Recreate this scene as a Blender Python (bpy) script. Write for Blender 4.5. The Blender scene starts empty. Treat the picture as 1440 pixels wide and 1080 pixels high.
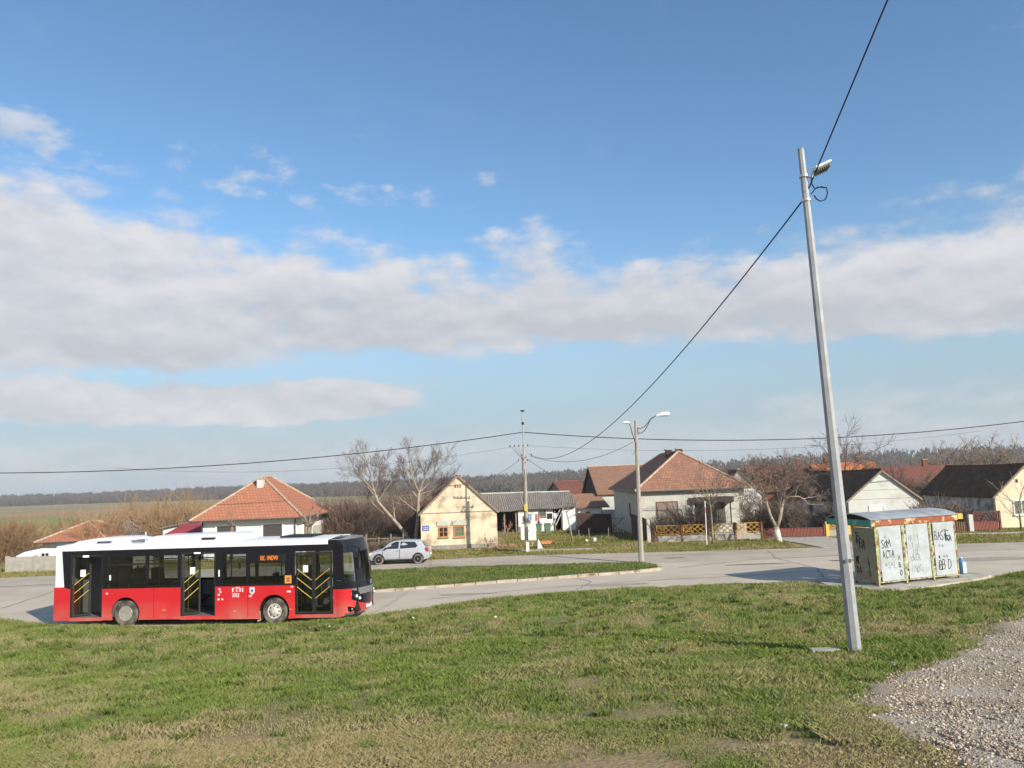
import bpy, math, random
import numpy as np
from math import sin, cos, pi, radians as R_
from mathutils import Vector, Matrix, noise as mnoise
random.seed(7); rng = np.random.default_rng(11)
S = bpy.context.scene
C = S.collection
CAMZ = 5.1

# ------------------------------------------------------------------ materials
def _n(nt, t, **k):
    n = nt.nodes.new(t)
    for a, b in k.items(): setattr(n, a, b)
    return n
def mat(name, c, c2=None, rough=.85, scale=4., detail=6., lo=.35, hi=.65, bump=0., bscale=None, metal=0., spec=.3,
        coord='Object', c3=None, s3=.6, lo3=.5, hi3=.62, stretch=None, coat=0.):
    m = bpy.data.materials.new(name); m.use_nodes = True; nt = m.node_tree; L = nt.links.new
    b = nt.nodes['Principled BSDF']; b.inputs['Roughness'].default_value = rough
    b.inputs['Metallic'].default_value = metal; b.inputs['Specular IOR Level'].default_value = spec
    b.inputs['Coat Weight'].default_value = coat
    tc = _n(nt, 'ShaderNodeTexCoord'); vec = tc.outputs[coord]
    if stretch:
        mp = _n(nt, 'ShaderNodeMapping'); mp.inputs['Scale'].default_value = stretch; L(vec, mp.inputs[0]); vec = mp.outputs[0]
    if c2 is None: c2 = tuple(x*.8 for x in c)
    no = _n(nt, 'ShaderNodeTexNoise'); no.inputs['Scale'].default_value = scale; no.inputs['Detail'].default_value = detail
    no.inputs['Roughness'].default_value = .6
    L(vec, no.inputs['Vector'])
    r = _n(nt, 'ShaderNodeValToRGB'); r.color_ramp.elements[0].position = lo; r.color_ramp.elements[1].position = hi
    r.color_ramp.elements[0].color = (*c2, 1); r.color_ramp.elements[1].color = (*c, 1)
    L(no.outputs[0], r.inputs[0]); col = r.outputs[0]
    if c3:
        n3 = _n(nt, 'ShaderNodeTexNoise'); n3.inputs['Scale'].default_value = s3; n3.inputs['Detail'].default_value = 5; L(vec, n3.inputs['Vector'])
        r3 = _n(nt, 'ShaderNodeMapRange'); r3.inputs[1].default_value = lo3; r3.inputs[2].default_value = hi3; L(n3.outputs[0], r3.inputs[0])
        mx = _n(nt, 'ShaderNodeMix', data_type='RGBA'); L(r3.outputs[0], mx.inputs[0]); L(col, mx.inputs[6]); mx.inputs[7].default_value = (*c3, 1); col = mx.outputs[2]
    L(col, b.inputs['Base Color'])
    if bump:
        nb = _n(nt, 'ShaderNodeTexNoise'); nb.inputs['Scale'].default_value = bscale or scale*4; nb.inputs['Detail'].default_value = 6; L(vec, nb.inputs['Vector'])
        bp = _n(nt, 'ShaderNodeBump'); bp.inputs['Strength'].default_value = bump; bp.inputs['Distance'].default_value = .05
        L(nb.outputs[0], bp.inputs['Height']); L(bp.outputs[0], b.inputs['Normal'])
    return m
def mat_tile(name, ca, cb, moss=None, w=.24, h=.34, dirt=.5, mort=.02):
    """roof tiles laid in courses, colour differing tile by tile (UV in metres)"""
    m = mat(name, ca); nt = m.node_tree; L = nt.links.new; b = nt.nodes['Principled BSDF']
    b.inputs['Roughness'].default_value = .9
    tc = _n(nt, 'ShaderNodeTexCoord')
    br = _n(nt, 'ShaderNodeTexBrick'); br.inputs['Color1'].default_value = (*ca, 1); br.inputs['Color2'].default_value = (*cb, 1)
    br.inputs['Mortar'].default_value = (*[x*.5 for x in ca], 1); br.inputs['Scale'].default_value = 1
    br.inputs['Mortar Size'].default_value = mort; br.inputs['Mortar Smooth'].default_value = .3; br.inputs['Brick Width'].default_value = w; br.inputs['Row Height'].default_value = h
    L(tc.outputs['UV'], br.inputs['Vector'])
    no = _n(nt, 'ShaderNodeTexNoise'); no.inputs['Scale'].default_value = .9; no.inputs['Detail'].default_value = 8; no.inputs['Roughness'].default_value = .7; L(tc.outputs['UV'], no.inputs['Vector'])
    mr = _n(nt, 'ShaderNodeMapRange'); mr.inputs[1].default_value = .42; mr.inputs[2].default_value = .7; mr.inputs[4].default_value = dirt; L(no.outputs[0], mr.inputs[0])
    mx = _n(nt, 'ShaderNodeMix', data_type='RGBA'); L(mr.outputs[0], mx.inputs[0]); L(br.outputs[0], mx.inputs[6]); mx.inputs[7].default_value = (*(moss or tuple(x*.4 for x in cb)), 1)
    L(mx.outputs[2], b.inputs['Base Color'])
    wv = _n(nt, 'ShaderNodeTexWave', wave_type='BANDS', bands_direction='Y', wave_profile='SAW'); wv.inputs['Scale'].default_value = 1/h/2/pi*6.28/6.28*pi; wv.inputs['Distortion'].default_value = .3
    L(tc.outputs['UV'], wv.inputs['Vector'])
    ad = _n(nt, 'ShaderNodeMath', operation='ADD'); L(wv.outputs[1], ad.inputs[0]); L(br.outputs['Fac'], ad.inputs[1])
    bp = _n(nt, 'ShaderNodeBump'); bp.inputs['Strength'].default_value = .6; bp.inputs['Distance'].default_value = .05; L(ad.outputs[0], bp.inputs['Height']); L(bp.outputs[0], b.inputs['Normal'])
    return m
def mat_stripe(name, ca, cb, period=.18, rough=.8, axis='X', dirt=(.15, .13, .1)):
    m = mat(name, ca, rough=rough); nt = m.node_tree; L = nt.links.new; b = nt.nodes['Principled BSDF']
    tc = _n(nt, 'ShaderNodeTexCoord')
    wv = _n(nt, 'ShaderNodeTexWave', wave_type='BANDS', bands_direction=axis); wv.inputs['Scale'].default_value = .314/period; wv.inputs['Distortion'].default_value = .4
    L(tc.outputs['UV'], wv.inputs['Vector'])
    r = _n(nt, 'ShaderNodeMix', data_type='RGBA'); L(wv.outputs[1], r.inputs[0]); r.inputs[6].default_value = (*cb, 1); r.inputs[7].default_value = (*ca, 1)
    no = _n(nt, 'ShaderNodeTexNoise'); no.inputs['Scale'].default_value = 1.2; no.inputs['Detail'].default_value = 8; L(tc.outputs['UV'], no.inputs['Vector'])
    mr = _n(nt, 'ShaderNodeMapRange'); mr.inputs[1].default_value = .45; mr.inputs[2].default_value = .75; mr.inputs[4].default_value = .7; L(no.outputs[0], mr.inputs[0])
    mx = _n(nt, 'ShaderNodeMix', data_type='RGBA'); L(mr.outputs[0], mx.inputs[0]); L(r.outputs[2], mx.inputs[6]); mx.inputs[7].default_value = (*dirt, 1)
    L(mx.outputs[2], b.inputs['Base Color'])
    bp = _n(nt, 'ShaderNodeBump'); bp.inputs['Strength'].default_value = .7; bp.inputs['Distance'].default_value = .04; L(wv.outputs[1], bp.inputs['Height']); L(bp.outputs[0], b.inputs['Normal'])
    return m
def mat_glass(name, tint, gloss=.12, rough=.03):
    m = bpy.data.materials.new(name); m.use_nodes = True; nt = m.node_tree; L = nt.links.new
    nt.nodes.remove(nt.nodes['Principled BSDF']); out = nt.nodes['Material Output']
    t = _n(nt, 'ShaderNodeBsdfTransparent'); t.inputs[0].default_value = (*tint, 1)
    g = _n(nt, 'ShaderNodeBsdfGlossy'); g.inputs['Roughness'].default_value = rough; g.inputs[0].default_value = (.9, .9, .9, 1)
    lw = _n(nt, 'ShaderNodeFresnel'); lw.inputs[0].default_value = 1.5
    ad = _n(nt, 'ShaderNodeMath', operation='ADD'); L(lw.outputs[0], ad.inputs[0]); ad.inputs[1].default_value = gloss-.04
    mx = _n(nt, 'ShaderNodeMixShader'); L(ad.outputs[0], mx.inputs[0]); L(t.outputs[0], mx.inputs[1]); L(g.outputs[0], mx.inputs[2]); L(mx.outputs[0], out.inputs[0])
    return m
def mat_emit(name, c, s):
    m = mat(name, c); b = m.node_tree.nodes['Principled BSDF']; b.inputs['Emission Color'].default_value = (*c, 1); b.inputs['Emission Strength'].default_value = s
    return m

M = {}
M['tile_orange'] = mat_tile('tile_orange', (.5, .2, .12), (.42, .165, .095), moss=(.32, .17, .11), w=.26, h=.33, dirt=.7)
M['tile_old'] = mat_tile('tile_old', (.4, .205, .13), (.29, .145, .095), moss=(.17, .11, .08), dirt=.55)
M['tile_tan'] = mat_tile('tile_tan', (.4, .22, .14), (.31, .16, .1), moss=(.2, .14, .1), dirt=.5)
M['tile_dark'] = mat_tile('tile_dark', (.21, .105, .05), (.1, .055, .03), moss=(.05, .042, .025), dirt=1.)
M['tile_red'] = mat_tile('tile_red', (.26, .09, .065), (.18, .065, .05), moss=(.12, .08, .06), dirt=.6)
M['tile_bright'] = mat_tile('tile_bright', (.66, .2, .075), (.55, .16, .06), dirt=.2)
M['asbestos'] = mat_stripe('asbestos', (.3, .27, .235), (.12, .105, .09), .19)
M['metal_red'] = mat_stripe('metal_red', (.4, .06, .07), (.3, .045, .05), .25, dirt=(.28, .08, .07))
M['corr_white'] = mat_stripe('corr_white', (.7, .7, .68), (.42, .42, .41), .16, dirt=(.35, .33, .3))
M['gate_brown'] = mat_stripe('gate_brown', (.3, .1, .075), (.16, .055, .045), .1, dirt=(.2, .1, .08))
M['plaster_white'] = mat('plaster_white', (.8, .82, .82), (.72, .74, .74), scale=2, c3=(.66, .66, .64), s3=.8, lo3=.58, hi3=.72, bump=.1)
M['plaster_cream'] = mat('plaster_cream', (.76, .64, .47), (.66, .53, .37), scale=1.8, c3=(.4, .32, .23), s3=1.15, lo3=.5, hi3=.66, bump=.3)
M['plaster_grey'] = mat('plaster_grey', (.53, .53, .46), (.46, .46, .4), scale=2, c3=(.36, .35, .3), s3=1.1, lo3=.55, hi3=.7, bump=.2)
M['plaster_pale'] = mat('plaster_pale', (.6, .61, .575), (.52, .53, .5), scale=2, c3=(.42, .41, .37), s3=1.0, lo3=.52, hi3=.72, bump=.2)
M['plaster_peel'] = mat('plaster_peel', (.55, .57, .56), (.36, .36, .33), scale=1.3, lo=.42, hi=.58, c3=(.24, .21, .17), s3=1.6, lo3=.52, hi3=.6, bump=.4)
M['plaster_yellow'] = mat('plaster_yellow', (.74, .65, .48), (.66, .57, .41), scale=2, c3=(.6, .55, .42), s3=1.2, lo3=.58, hi3=.75, bump=.2)
M['grey_base'] = mat('grey_base', (.34, .31, .27), (.22, .2, .17), scale=3, bump=.3)
M['brick'] = mat_tile('brick', (.42, .17, .1), (.33, .13, .08), w=.28, h=.09, mort=.012, dirt=.5)
M['brick_brown'] = mat_tile('brick_brown', (.17, .1, .075), (.12, .075, .06), w=.28, h=.09, mort=.012, dirt=.7)
M['wood_brown'] = mat('wood_brown', (.24, .13, .08), (.15, .08, .05), scale=3, stretch=(1, 1, 8))
M['wood_orange'] = mat('wood_orange', (.55, .24, .09), (.42, .17, .06), scale=6)
M['wood_grey'] = mat('wood_grey', (.3, .26, .21), (.17, .15, .12), scale=6, stretch=(6, 6, 1))
M['wood_dark'] = mat('wood_dark', (.07, .055, .045), (.04, .03, .025), scale=6)
M['dark'] = mat('dark', (.02, .02, .022), (.012, .012, .013), scale=6)
M['shutter'] = mat_stripe('shutter', (.1, .09, .095), (.065, .06, .062), .09, axis='Y', dirt=(.08, .07, .07))
M['shutter_tan'] = mat_stripe('shutter_tan', (.36, .29, .23), (.25, .2, .16), .07, axis='Y', dirt=(.3, .24, .2))
M['shutter_white'] = mat_stripe('shutter_white', (.8, .8, .8), (.7, .7, .7), .08, axis='Y', dirt=(.7, .7, .68))
M['pane_dark'] = mat('pane_dark', (.035, .04, .042), (.02, .022, .024), rough=.08, spec=.6, scale=2)
M['pane_green'] = mat('pane_green', (.16, .2, .14), (.1, .13, .09), rough=.3, spec=.5, scale=3)
M['white_trim'] = mat('white_trim', (.86, .86, .86), (.78, .78, .78), scale=4, rough=.6)
M['fascia'] = mat('fascia', (.4, .37, .31), (.28, .25, .2), scale=4)
M['gutter'] = mat('gutter', (.12, .11, .1), (.08, .075, .07), scale=4, rough=.5)
M['ridge_cap'] = mat('ridge_cap', (.56, .42, .3), (.36, .27, .2), scale=5, bump=.3)
M['concrete'] = mat('concrete', (.42, .4, .35), (.32, .3, .26), scale=3, bump=.2)
M['concrete_pole'] = mat('concrete_pole', (.4, .37, .31), (.3, .27, .22), scale=5, stretch=(3, 3, .6), bump=.15)
M['concrete_light'] = mat('concrete_light', (.5, .47, .4), (.38, .35, .29), scale=2.5, c3=(.3, .27, .21), s3=1.3, bump=.2)
M['galv'] = mat('galv', (.4, .41, .42), (.33, .34, .35), scale=7, rough=.55, metal=.15, c3=(.33, .33, .34), s3=3)
M['steel'] = mat('steel', (.6, .61, .62), (.48, .49, .5), scale=12, rough=.35, metal=.7)
M['cable'] = mat('cable', (.03, .032, .04), (.02, .02, .025), rough=.6)
M['lamp_white'] = mat('lamp_white', (.85, .84, .8), (.75, .74, .7), rough=.4)
M['cab_white'] = mat('cab_white', (.72, .73, .7), (.6, .61, .58), rough=.6, scale=3)
M['yellow_paint'] = mat('yellow_paint', (.66, .38, .07), (.45, .24, .05), scale=6, rough=.6)
M['yellow_sign'] = mat('yellow_sign', (.75, .55, .12), (.6, .42, .1), scale=8)
M['bark'] = mat('bark', (.27, .21, .15), (.15, .115, .08), scale=8, stretch=(1, 1, .4), bump=.3)
M['bark_pale'] = mat('bark_pale', (.42, .36, .27), (.25, .2, .15), scale=7, stretch=(1, 1, .4), bump=.3)
M['limewash'] = mat('limewash', (.75, .72, .66), (.5, .45, .38), scale=7)
M['twig'] = mat('twig', (.22, .175, .14), (.14, .105, .085), scale=3)
M['twig_pale'] = mat('twig_pale', (.3, .235, .175), (.19, .145, .11), scale=3)
M['twig_red'] = mat('twig_red', (.22, .15, .115), (.15, .1, .08), scale=.6)
M['twig_tan'] = mat('twig_tan', (.36, .24, .13), (.24, .155, .085), scale=.6)
M['forest'] = mat('forest', (.115, .09, .07), (.055, .048, .038), scale=.05, lo=.3, hi=.7)
M['rubber'] = mat('rubber', (.06, .056, .05), (.035, .033, .03), scale=6, rough=.9, c3=(.17, .15, .12), s3=3, lo3=.4, hi3=.6)
M['rim'] = mat('rim', (.42, .4, .36), (.3, .28, .24), scale=8, rough=.5, metal=.2)
M['rim_white'] = mat('rim_white', (.62, .6, .56), (.45, .42, .37), scale=8, rough=.5)
M['bus_white'] = mat('bus_white', (.86, .87, .88), (.8, .81, .82), scale=1.5, rough=.3, coat=.3, c3=(.6, .57, .52), s3=1.1, lo3=.6, hi3=.8)
M['bus_black'] = mat('bus_black', (.012, .012, .02), (.008, .008, .014), scale=3, rough=.15, spec=.5)
M['bus_grey'] = mat('bus_grey', (.2, .2, .21), (.15, .15, .16), scale=3, rough=.35)
M['bus_rubber'] = mat('bus_rubber', (.025, .025, .025), (.018, .018, .018), rough=.7)
M['bus_inner'] = mat('bus_inner', (.3, .3, .3), (.24, .24, .24), scale=3)
M['bus_floor'] = mat('bus_floor', (.16, .15, .14), (.1, .1, .1), scale=5)
M['bus_seat'] = mat('bus_seat', (.05, .07, .14), (.03, .04, .09), scale=8)
M['handrail'] = mat('handrail', (.72, .55, .12), (.62, .46, .1), rough=.4)
M['green_rail'] = mat('green_rail', (.05, .3, .16), (.04, .22, .12), rough=.4)
M['white_sticker'] = mat('white_sticker', (.8, .8, .82), (.74, .74, .76), rough=.5)
M['blue_sticker'] = mat('blue_sticker', (.05, .12, .4), (.04, .1, .35), rough=.5)
M['orange_sticker'] = mat('orange_sticker', (.8, .4, .06), (.7, .32, .05), rough=.5)
M['glass_bus'] = mat_glass('glass_bus', (.6, .61, .59), .06)
M['glass_clear'] = mat_glass('glass_clear', (.88, .91, .89), .06)
M['glass_car'] = mat_glass('glass_car', (.12, .14, .16), .14)
M['led'] = mat_emit('led', (.8, .2, .03), .2)
M['lamp_glow'] = mat_emit('lamp_glow', (.95, .97, 1.), .9)
M['car_silver'] = mat('car_silver', (.48, .5, .54), (.45, .47, .505), scale=2, rough=.3, metal=.2, coat=.5)
M['tail_red'] = mat('tail_red', (.5, .05, .06), (.4, .04, .05), rough=.2)
M['shelter_frame'] = mat('shelter_frame', (.5, .52, .3), (.3, .33, .16), scale=6, c3=(.26, .12, .06), s3=5, lo3=.5, hi3=.6)
M['shelter_rust'] = mat('shelter_rust', (.36, .12, .06), (.25, .075, .04), scale=4, c3=(.6, .5, .3), s3=3.2, lo3=.55, hi3=.62, rough=.8)
M['shelter_green'] = mat('shelter_green', (.1, .34, .25), (.08, .27, .2), scale=4, c3=(.4, .42, .28), s3=2., lo3=.6, hi3=.7)
M['shelter_panel'] = mat('shelter_panel', (.47, .51, .53), (.4, .44, .47), scale=5, rough=.45, c3=(.38, .41, .4), s3=2.5)
M['shelter_panel_shaded'] = mat('shelter_panel_shaded', (.3, .28, .19), (.24, .225, .15), scale=5, rough=.6, c3=(.26, .2, .13), s3=2.)  # left end panel: its shade is put into a darker colour
M['sheet_metal'] = mat('sheet_metal', (.42, .45, .47), (.34, .37, .39), scale=2, rough=.55, metal=.2, c3=(.3, .3, .28), s3=1.2)
M['ink'] = mat('ink', (.03, .035, .045), (.02, .022, .03), scale=9)
M['ink_faint'] = mat('ink_faint', (.25, .27, .3), (.17, .19, .22), scale=9)
M['ink_red'] = mat('ink_red', (.4, .17, .1), (.3, .13, .08), scale=9)
M['blue_plastic'] = mat('blue_plastic', (.13, .26, .5), (.1, .2, .42), rough=.3)
M['pale_plastic'] = mat('pale_plastic', (.6, .76, .85), (.5, .66, .78), rough=.3)
M['green_bin'] = mat('green_bin', (.13, .2, .12), (.1, .15, .09), rough=.5)
M['cloth_pink'] = mat('cloth_pink', (.6, .25, .25), (.5, .2, .2))
M['cloth_dark'] = mat('cloth_dark', (.04, .04, .05), (.03, .03, .035))
M['cloth_white'] = mat('cloth_white', (.8, .8, .8), (.7, .7, .7))
M['cloth_blue'] = mat('cloth_blue', (.35, .45, .6), (.28, .36, .5))
M['rubble'] = mat('rubble', (.5, .24, .14), (.35, .17, .1), scale=8)
M['stone'] = mat('stone', (.62, .58, .5), (.4, .37, .31), scale=3, detail=3)
M['soil'] = mat('soil', (.3, .19, .11), (.2, .13, .08), scale=3)
M['sign_red'] = mat('sign_red', (.6, .25, .24), (.5, .1, .1))
M['straw'] = mat('straw', (.3, .24, .13), (.2, .16, .09))

def bus_red():
    """red paint with road dust that has settled on the lower panels and round the wheels"""
    m = mat('bus_red', (.62, .02, .03), (.57, .02, .028), scale=1.5, rough=.35, coat=.25); nt = m.node_tree; L = nt.links.new; b = nt.nodes['Principled BSDF']
    src = b.inputs['Base Color'].links[0].from_socket
    tc = _n(nt, 'ShaderNodeTexCoord'); sp = _n(nt, 'ShaderNodeSeparateXYZ'); L(tc.outputs['Object'], sp.inputs[0])
    no = _n(nt, 'ShaderNodeTexNoise'); no.inputs['Scale'].default_value = 1.1; no.inputs['Detail'].default_value = 6; L(tc.outputs['Object'], no.inputs['Vector'])
    a = _n(nt, 'ShaderNodeMapRange'); a.inputs[1].default_value = 1.0; a.inputs[2].default_value = .2; a.inputs[3].default_value = .03; a.inputs[4].default_value = .7; L(sp.outputs[2], a.inputs[0])
    c = _n(nt, 'ShaderNodeMath', operation='MULTIPLY'); L(a.outputs[0], c.inputs[0]); 
    mr = _n(nt, 'ShaderNodeMapRange'); mr.inputs[1].default_value = .35; mr.inputs[2].default_value = .7; mr.inputs[3].default_value = .15; mr.inputs[4].default_value = .9; L(no.outputs[0], mr.inputs[0]); L(mr.outputs[0], c.inputs[1])
    mx = _n(nt, 'ShaderNodeMix', data_type='RGBA'); L(c.outputs[0], mx.inputs[0]); L(src, mx.inputs[6]); mx.inputs[7].default_value = (.42, .27, .2, 1); L(mx.outputs[2], b.inputs['Base Color'])
    return m
M['bus_red'] = bus_red()

def ground_mat(name, cols, s1=.35, s2=3.5, dirt=None, bump=.4):
    """turf: three grass colours mixed by two noises"""
    m = mat(name, cols[0], cols[1], scale=s2, lo=.38, hi=.62, c3=cols[2], s3=s1, lo3=.46, hi3=.6, bump=bump, bscale=14)
    return m
M['turf'] = ground_mat('turf', ((.10, .125, .032), (.13, .13, .045), (.21, .17, .075)))
M['field'] = mat('field', (.2, .135, .065), (.145, .105, .05), scale=.035, detail=8, c3=(.2, .19, .075), s3=.012, lo3=.5, hi3=.6)
M['field_green'] = mat('field_green', (.18, .27, .04), (.2, .25, .045), scale=.05)
M['field_brown'] = mat('field_brown', (.4, .235, .1), (.33, .2, .085), scale=.04)
M['asphalt'] = mat('asphalt', (.5, .425, .33), (.43, .365, .285), scale=.7, detail=9, c3=(.37, .32, .25), s3=.25, lo3=.52, hi3=.68, rough=.9, bump=.12, bscale=40)
M['asphalt_lane'] = mat('asphalt_lane', (.56, .48, .375), (.49, .42, .33), scale=.5, detail=9, c3=(.43, .365, .285), s3=.22, lo3=.52, hi3=.7, rough=.9, bump=.12, bscale=40)
M['patch'] = mat('patch', (.4, .345, .27), (.33, .285, .225), scale=1.5, detail=9, rough=.9)
M['tar'] = mat('tar', (.09, .085, .08), (.06, .058, .055), scale=2, rough=.8)
M['stain'] = mat('stain', (.2, .16, .125), (.15, .12, .1), scale=2, rough=.9)
M['line_paint'] = mat('line_paint', (.5, .48, .45), (.32, .3, .28), scale=2)
M['kerb'] = mat('kerb', (.47, .42, .34), (.34, .29, .22), scale=2.5, bump=.3, c3=(.22, .13, .08), s3=1.5, lo3=.58, hi3=.68)

def blade_mat(name, g1, g2, dry, s=.35, lo=.45, hi=.62):
    m = bpy.data.materials.new(name); m.use_nodes = True; nt = m.node_tree; L = nt.links.new
    nt.nodes.remove(nt.nodes['Principled BSDF']); out = nt.nodes['Material Output']
    tc = _n(nt, 'ShaderNodeTexCoord'); at = _n(nt, 'ShaderNodeAttribute', attribute_name='tint')
    mx = _n(nt, 'ShaderNodeMix', data_type='RGBA'); L(at.outputs['Fac'], mx.inputs[0]); mx.inputs[6].default_value = (*g1, 1); mx.inputs[7].default_value = (*g2, 1)
    no = _n(nt, 'ShaderNodeTexNoise'); no.inputs['Scale'].default_value = s; no.inputs['Detail'].default_value = 6; L(tc.outputs['Object'], no.inputs['Vector'])
    mr = _n(nt, 'ShaderNodeMapRange'); mr.inputs[1].default_value = lo; mr.inputs[2].default_value = hi; L(no.outputs[0], mr.inputs[0])
    ad = _n(nt, 'ShaderNodeAttribute', attribute_name='dry'); su = _n(nt, 'ShaderNodeMath', operation='MAXIMUM'); L(ad.outputs['Fac'], su.inputs[0]); 
    mm = _n(nt, 'ShaderNodeMath', operation='MULTIPLY'); mm.inputs[1].default_value = .8; L(mr.outputs[0], mm.inputs[0]); L(mm.outputs[0], su.inputs[1])
    m2 = _n(nt, 'ShaderNodeMix', data_type='RGBA'); L(su.outputs[0], m2.inputs[0]); L(mx.outputs[2], m2.inputs[6]); m2.inputs[7].default_value = (*dry, 1)
    d = _n(nt, 'ShaderNodeBsdfDiffuse'); t = _n(nt, 'ShaderNodeBsdfTranslucent'); L(m2.outputs[2], d.inputs[0]); L(m2.outputs[2], t.inputs[0])
    ms = _n(nt, 'ShaderNodeMixShader'); ms.inputs[0].default_value = .35; L(d.outputs[0], ms.inputs[1]); L(t.outputs[0], ms.inputs[2]); L(ms.outputs[0], out.inputs[0])
    return m
M['blade'] = blade_mat('blade', (.15, .225, .05), (.29, .33, .09), (.44, .36, .2), s=.9, lo=.5, hi=.72)
M['blade_lush'] = blade_mat('blade_lush', (.13, .19, .045), (.21, .25, .07), (.33, .29, .13), s=.6, lo=.48, hi=.68)
M['blade_dull'] = blade_mat('blade_dull', (.2, .22, .06), (.3, .28, .09), (.4, .32, .16))

# ------------------------------------------------------------------ mesh helpers
class MB:
    def __init__(s): s.v = []; s.f = []
    def add(s, vs, fs):
        o = len(s.v); s.v += [tuple(v) for v in vs]; s.f += [tuple(i+o for i in f) for f in fs]; return s
    def box(s, x0, x1, y0, y1, z0, z1, T=None):
        vs = [(x, y, z) for z in (z0, z1) for y in (y0, y1) for x in (x0, x1)]
        if T: vs = [T @ Vector(v) for v in vs]
        return s.add(vs, [(0, 2, 3, 1), (4, 5, 7, 6), (0, 1, 5, 4), (2, 6, 7, 3), (0, 4, 6, 2), (1, 3, 7, 5)])
    def prism(s, pts, a, b, ax='y'):
        n = len(pts)
        def q(p, t): return {'y': (p[0], t, p[1]), 'x': (t, p[0], p[1]), 'z': (p[0], p[1], t)}[ax]
        vs = [q(p, a) for p in pts]+[q(p, b) for p in pts]
        return s.add(vs, [tuple(range(n)), tuple(range(2*n-1, n-1, -1))]+[(i, i+n, (i+1) % n+n, (i+1) % n) for i in range(n)])
    def tube(s, pts, rs, n=8, cap=True):
        pts = [Vector(p) for p in pts]; o = len(s.v)
        if not hasattr(rs, '__len__'): rs = [rs]*len(pts)
        d0 = (pts[-1]-pts[0]); 
        if d0.length < 1e-9: d0 = pts[1]-pts[0]
        d0.normalize()
        up = Vector((0, 0, 1)) if abs(d0.z) < .9 else Vector((1, 0, 0))
        m = len(pts)
        for i, p in enumerate(pts):
            t = (pts[min(i+1, m-1)]-pts[max(i-1, 0)]); t.normalize()
            a = t.cross(up)
            if a.length < 1e-4: a = t.cross(Vector((0, 1, .1)))
            a.normalize(); b = a.cross(t)
            for k in range(n):
                w = 2*pi*k/n; q = p+(a*cos(w)+b*sin(w))*rs[i]; s.v.append((q.x, q.y, q.z))
        for i in range(m-1):
            for k in range(n):
                s.f.append((o+i*n+k, o+i*n+(k+1) % n, o+(i+1)*n+(k+1) % n, o+(i+1)*n+k))
        if cap: s.f.append(tuple(o+k for k in range(n))[::-1]); s.f.append(tuple(o+(m-1)*n+k for k in range(n)))
        return s
    def lathe(s, prof, c=(0, 0, 0), ax='z', n=24):
        """prof: (radius, height) along the axis"""
        o = len(s.v); m = len(prof)
        for r, h in prof:
            for k in range(n):
                w = 2*pi*k/n; a, b = r*cos(w), r*sin(w)
                q = {'z': (a, b, h), 'y': (a, h, b), 'x': (h, a, b)}[ax]
                s.v.append((q[0]+c[0], q[1]+c[1], q[2]+c[2]))
        for i in range(m-1):
            for k in range(n): s.f.append((o+i*n+k, o+i*n+(k+1) % n, o+(i+1)*n+(k+1) % n, o+(i+1)*n+k))
        s.f.append(tuple(o+k for k in range(n))[::-1]); s.f.append(tuple(o+(m-1)*n+k for k in range(n)))
        return s
    def quad(s, *p): return s.add(p, [tuple(range(len(p)))])
    def slab(s, pts, t):
        """a sheet given by its outline, with real thickness t downwards along its normal"""
        P = [Vector(p) for p in pts]; nrm = (P[1]-P[0]).cross(P[2]-P[0]).normalized()
        if nrm.z < 0: nrm = -nrm
        n = len(P); vs = P+[p-nrm*t for p in P]
        return s.add(vs, [tuple(range(n)), tuple(range(2*n-1, n-1, -1))]+[(i, i+n, (i+1) % n+n, (i+1) % n) for i in range(n)])
    def build(s, name, m, parent=None, smooth=False, uv=True, loc=None):
        me = bpy.data.meshes.new(name); me.from_pydata(s.v, [], s.f); me.update()
        if uv:
            l = me.uv_layers.new(name='UVMap'); dat = l.data
            for p in me.polygons:
                n = p.normal
                if abs(n.z) > .999: u = Vector((1, 0, 0)); w = Vector((0, 1, 0))
                else:
                    u = Vector((0, 0, 1)).cross(n).normalized(); w = n.cross(u)
                for li in p.loop_indices:
                    c = me.vertices[me.loops[li].vertex_index].co; dat[li].uv = (c.dot(u), c.dot(w))
        me.materials.append(M[m] if isinstance(m, str) else m)
        if smooth:
            me.polygons.foreach_set('use_smooth', [True]*len(me.polygons))
            if smooth != 2:
                try: me.set_sharp_from_angle(angle=R_(40))
                except Exception: pass
        o = bpy.data.objects.new(name, me); C.objects.link(o)
        if parent: o.parent = parent
        if loc: o.location = loc
        return o
def tag(o, label, cat, group=None, kind=None):
    if label: o['label'] = label
    if cat: o['category'] = cat
    if group: o['group'] = group
    if kind: o['kind'] = kind
    return o
def thing(name, label, cat, loc=(0, 0, 0), rz=0, group=None):
    o = bpy.data.objects.new(name, None); o.empty_display_size = .3; C.objects.link(o); o.location = loc; o.rotation_euler = (0, 0, rz)
    return tag(o, label, cat, group)
def struct(o): o['kind'] = 'structure'; return o

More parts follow.
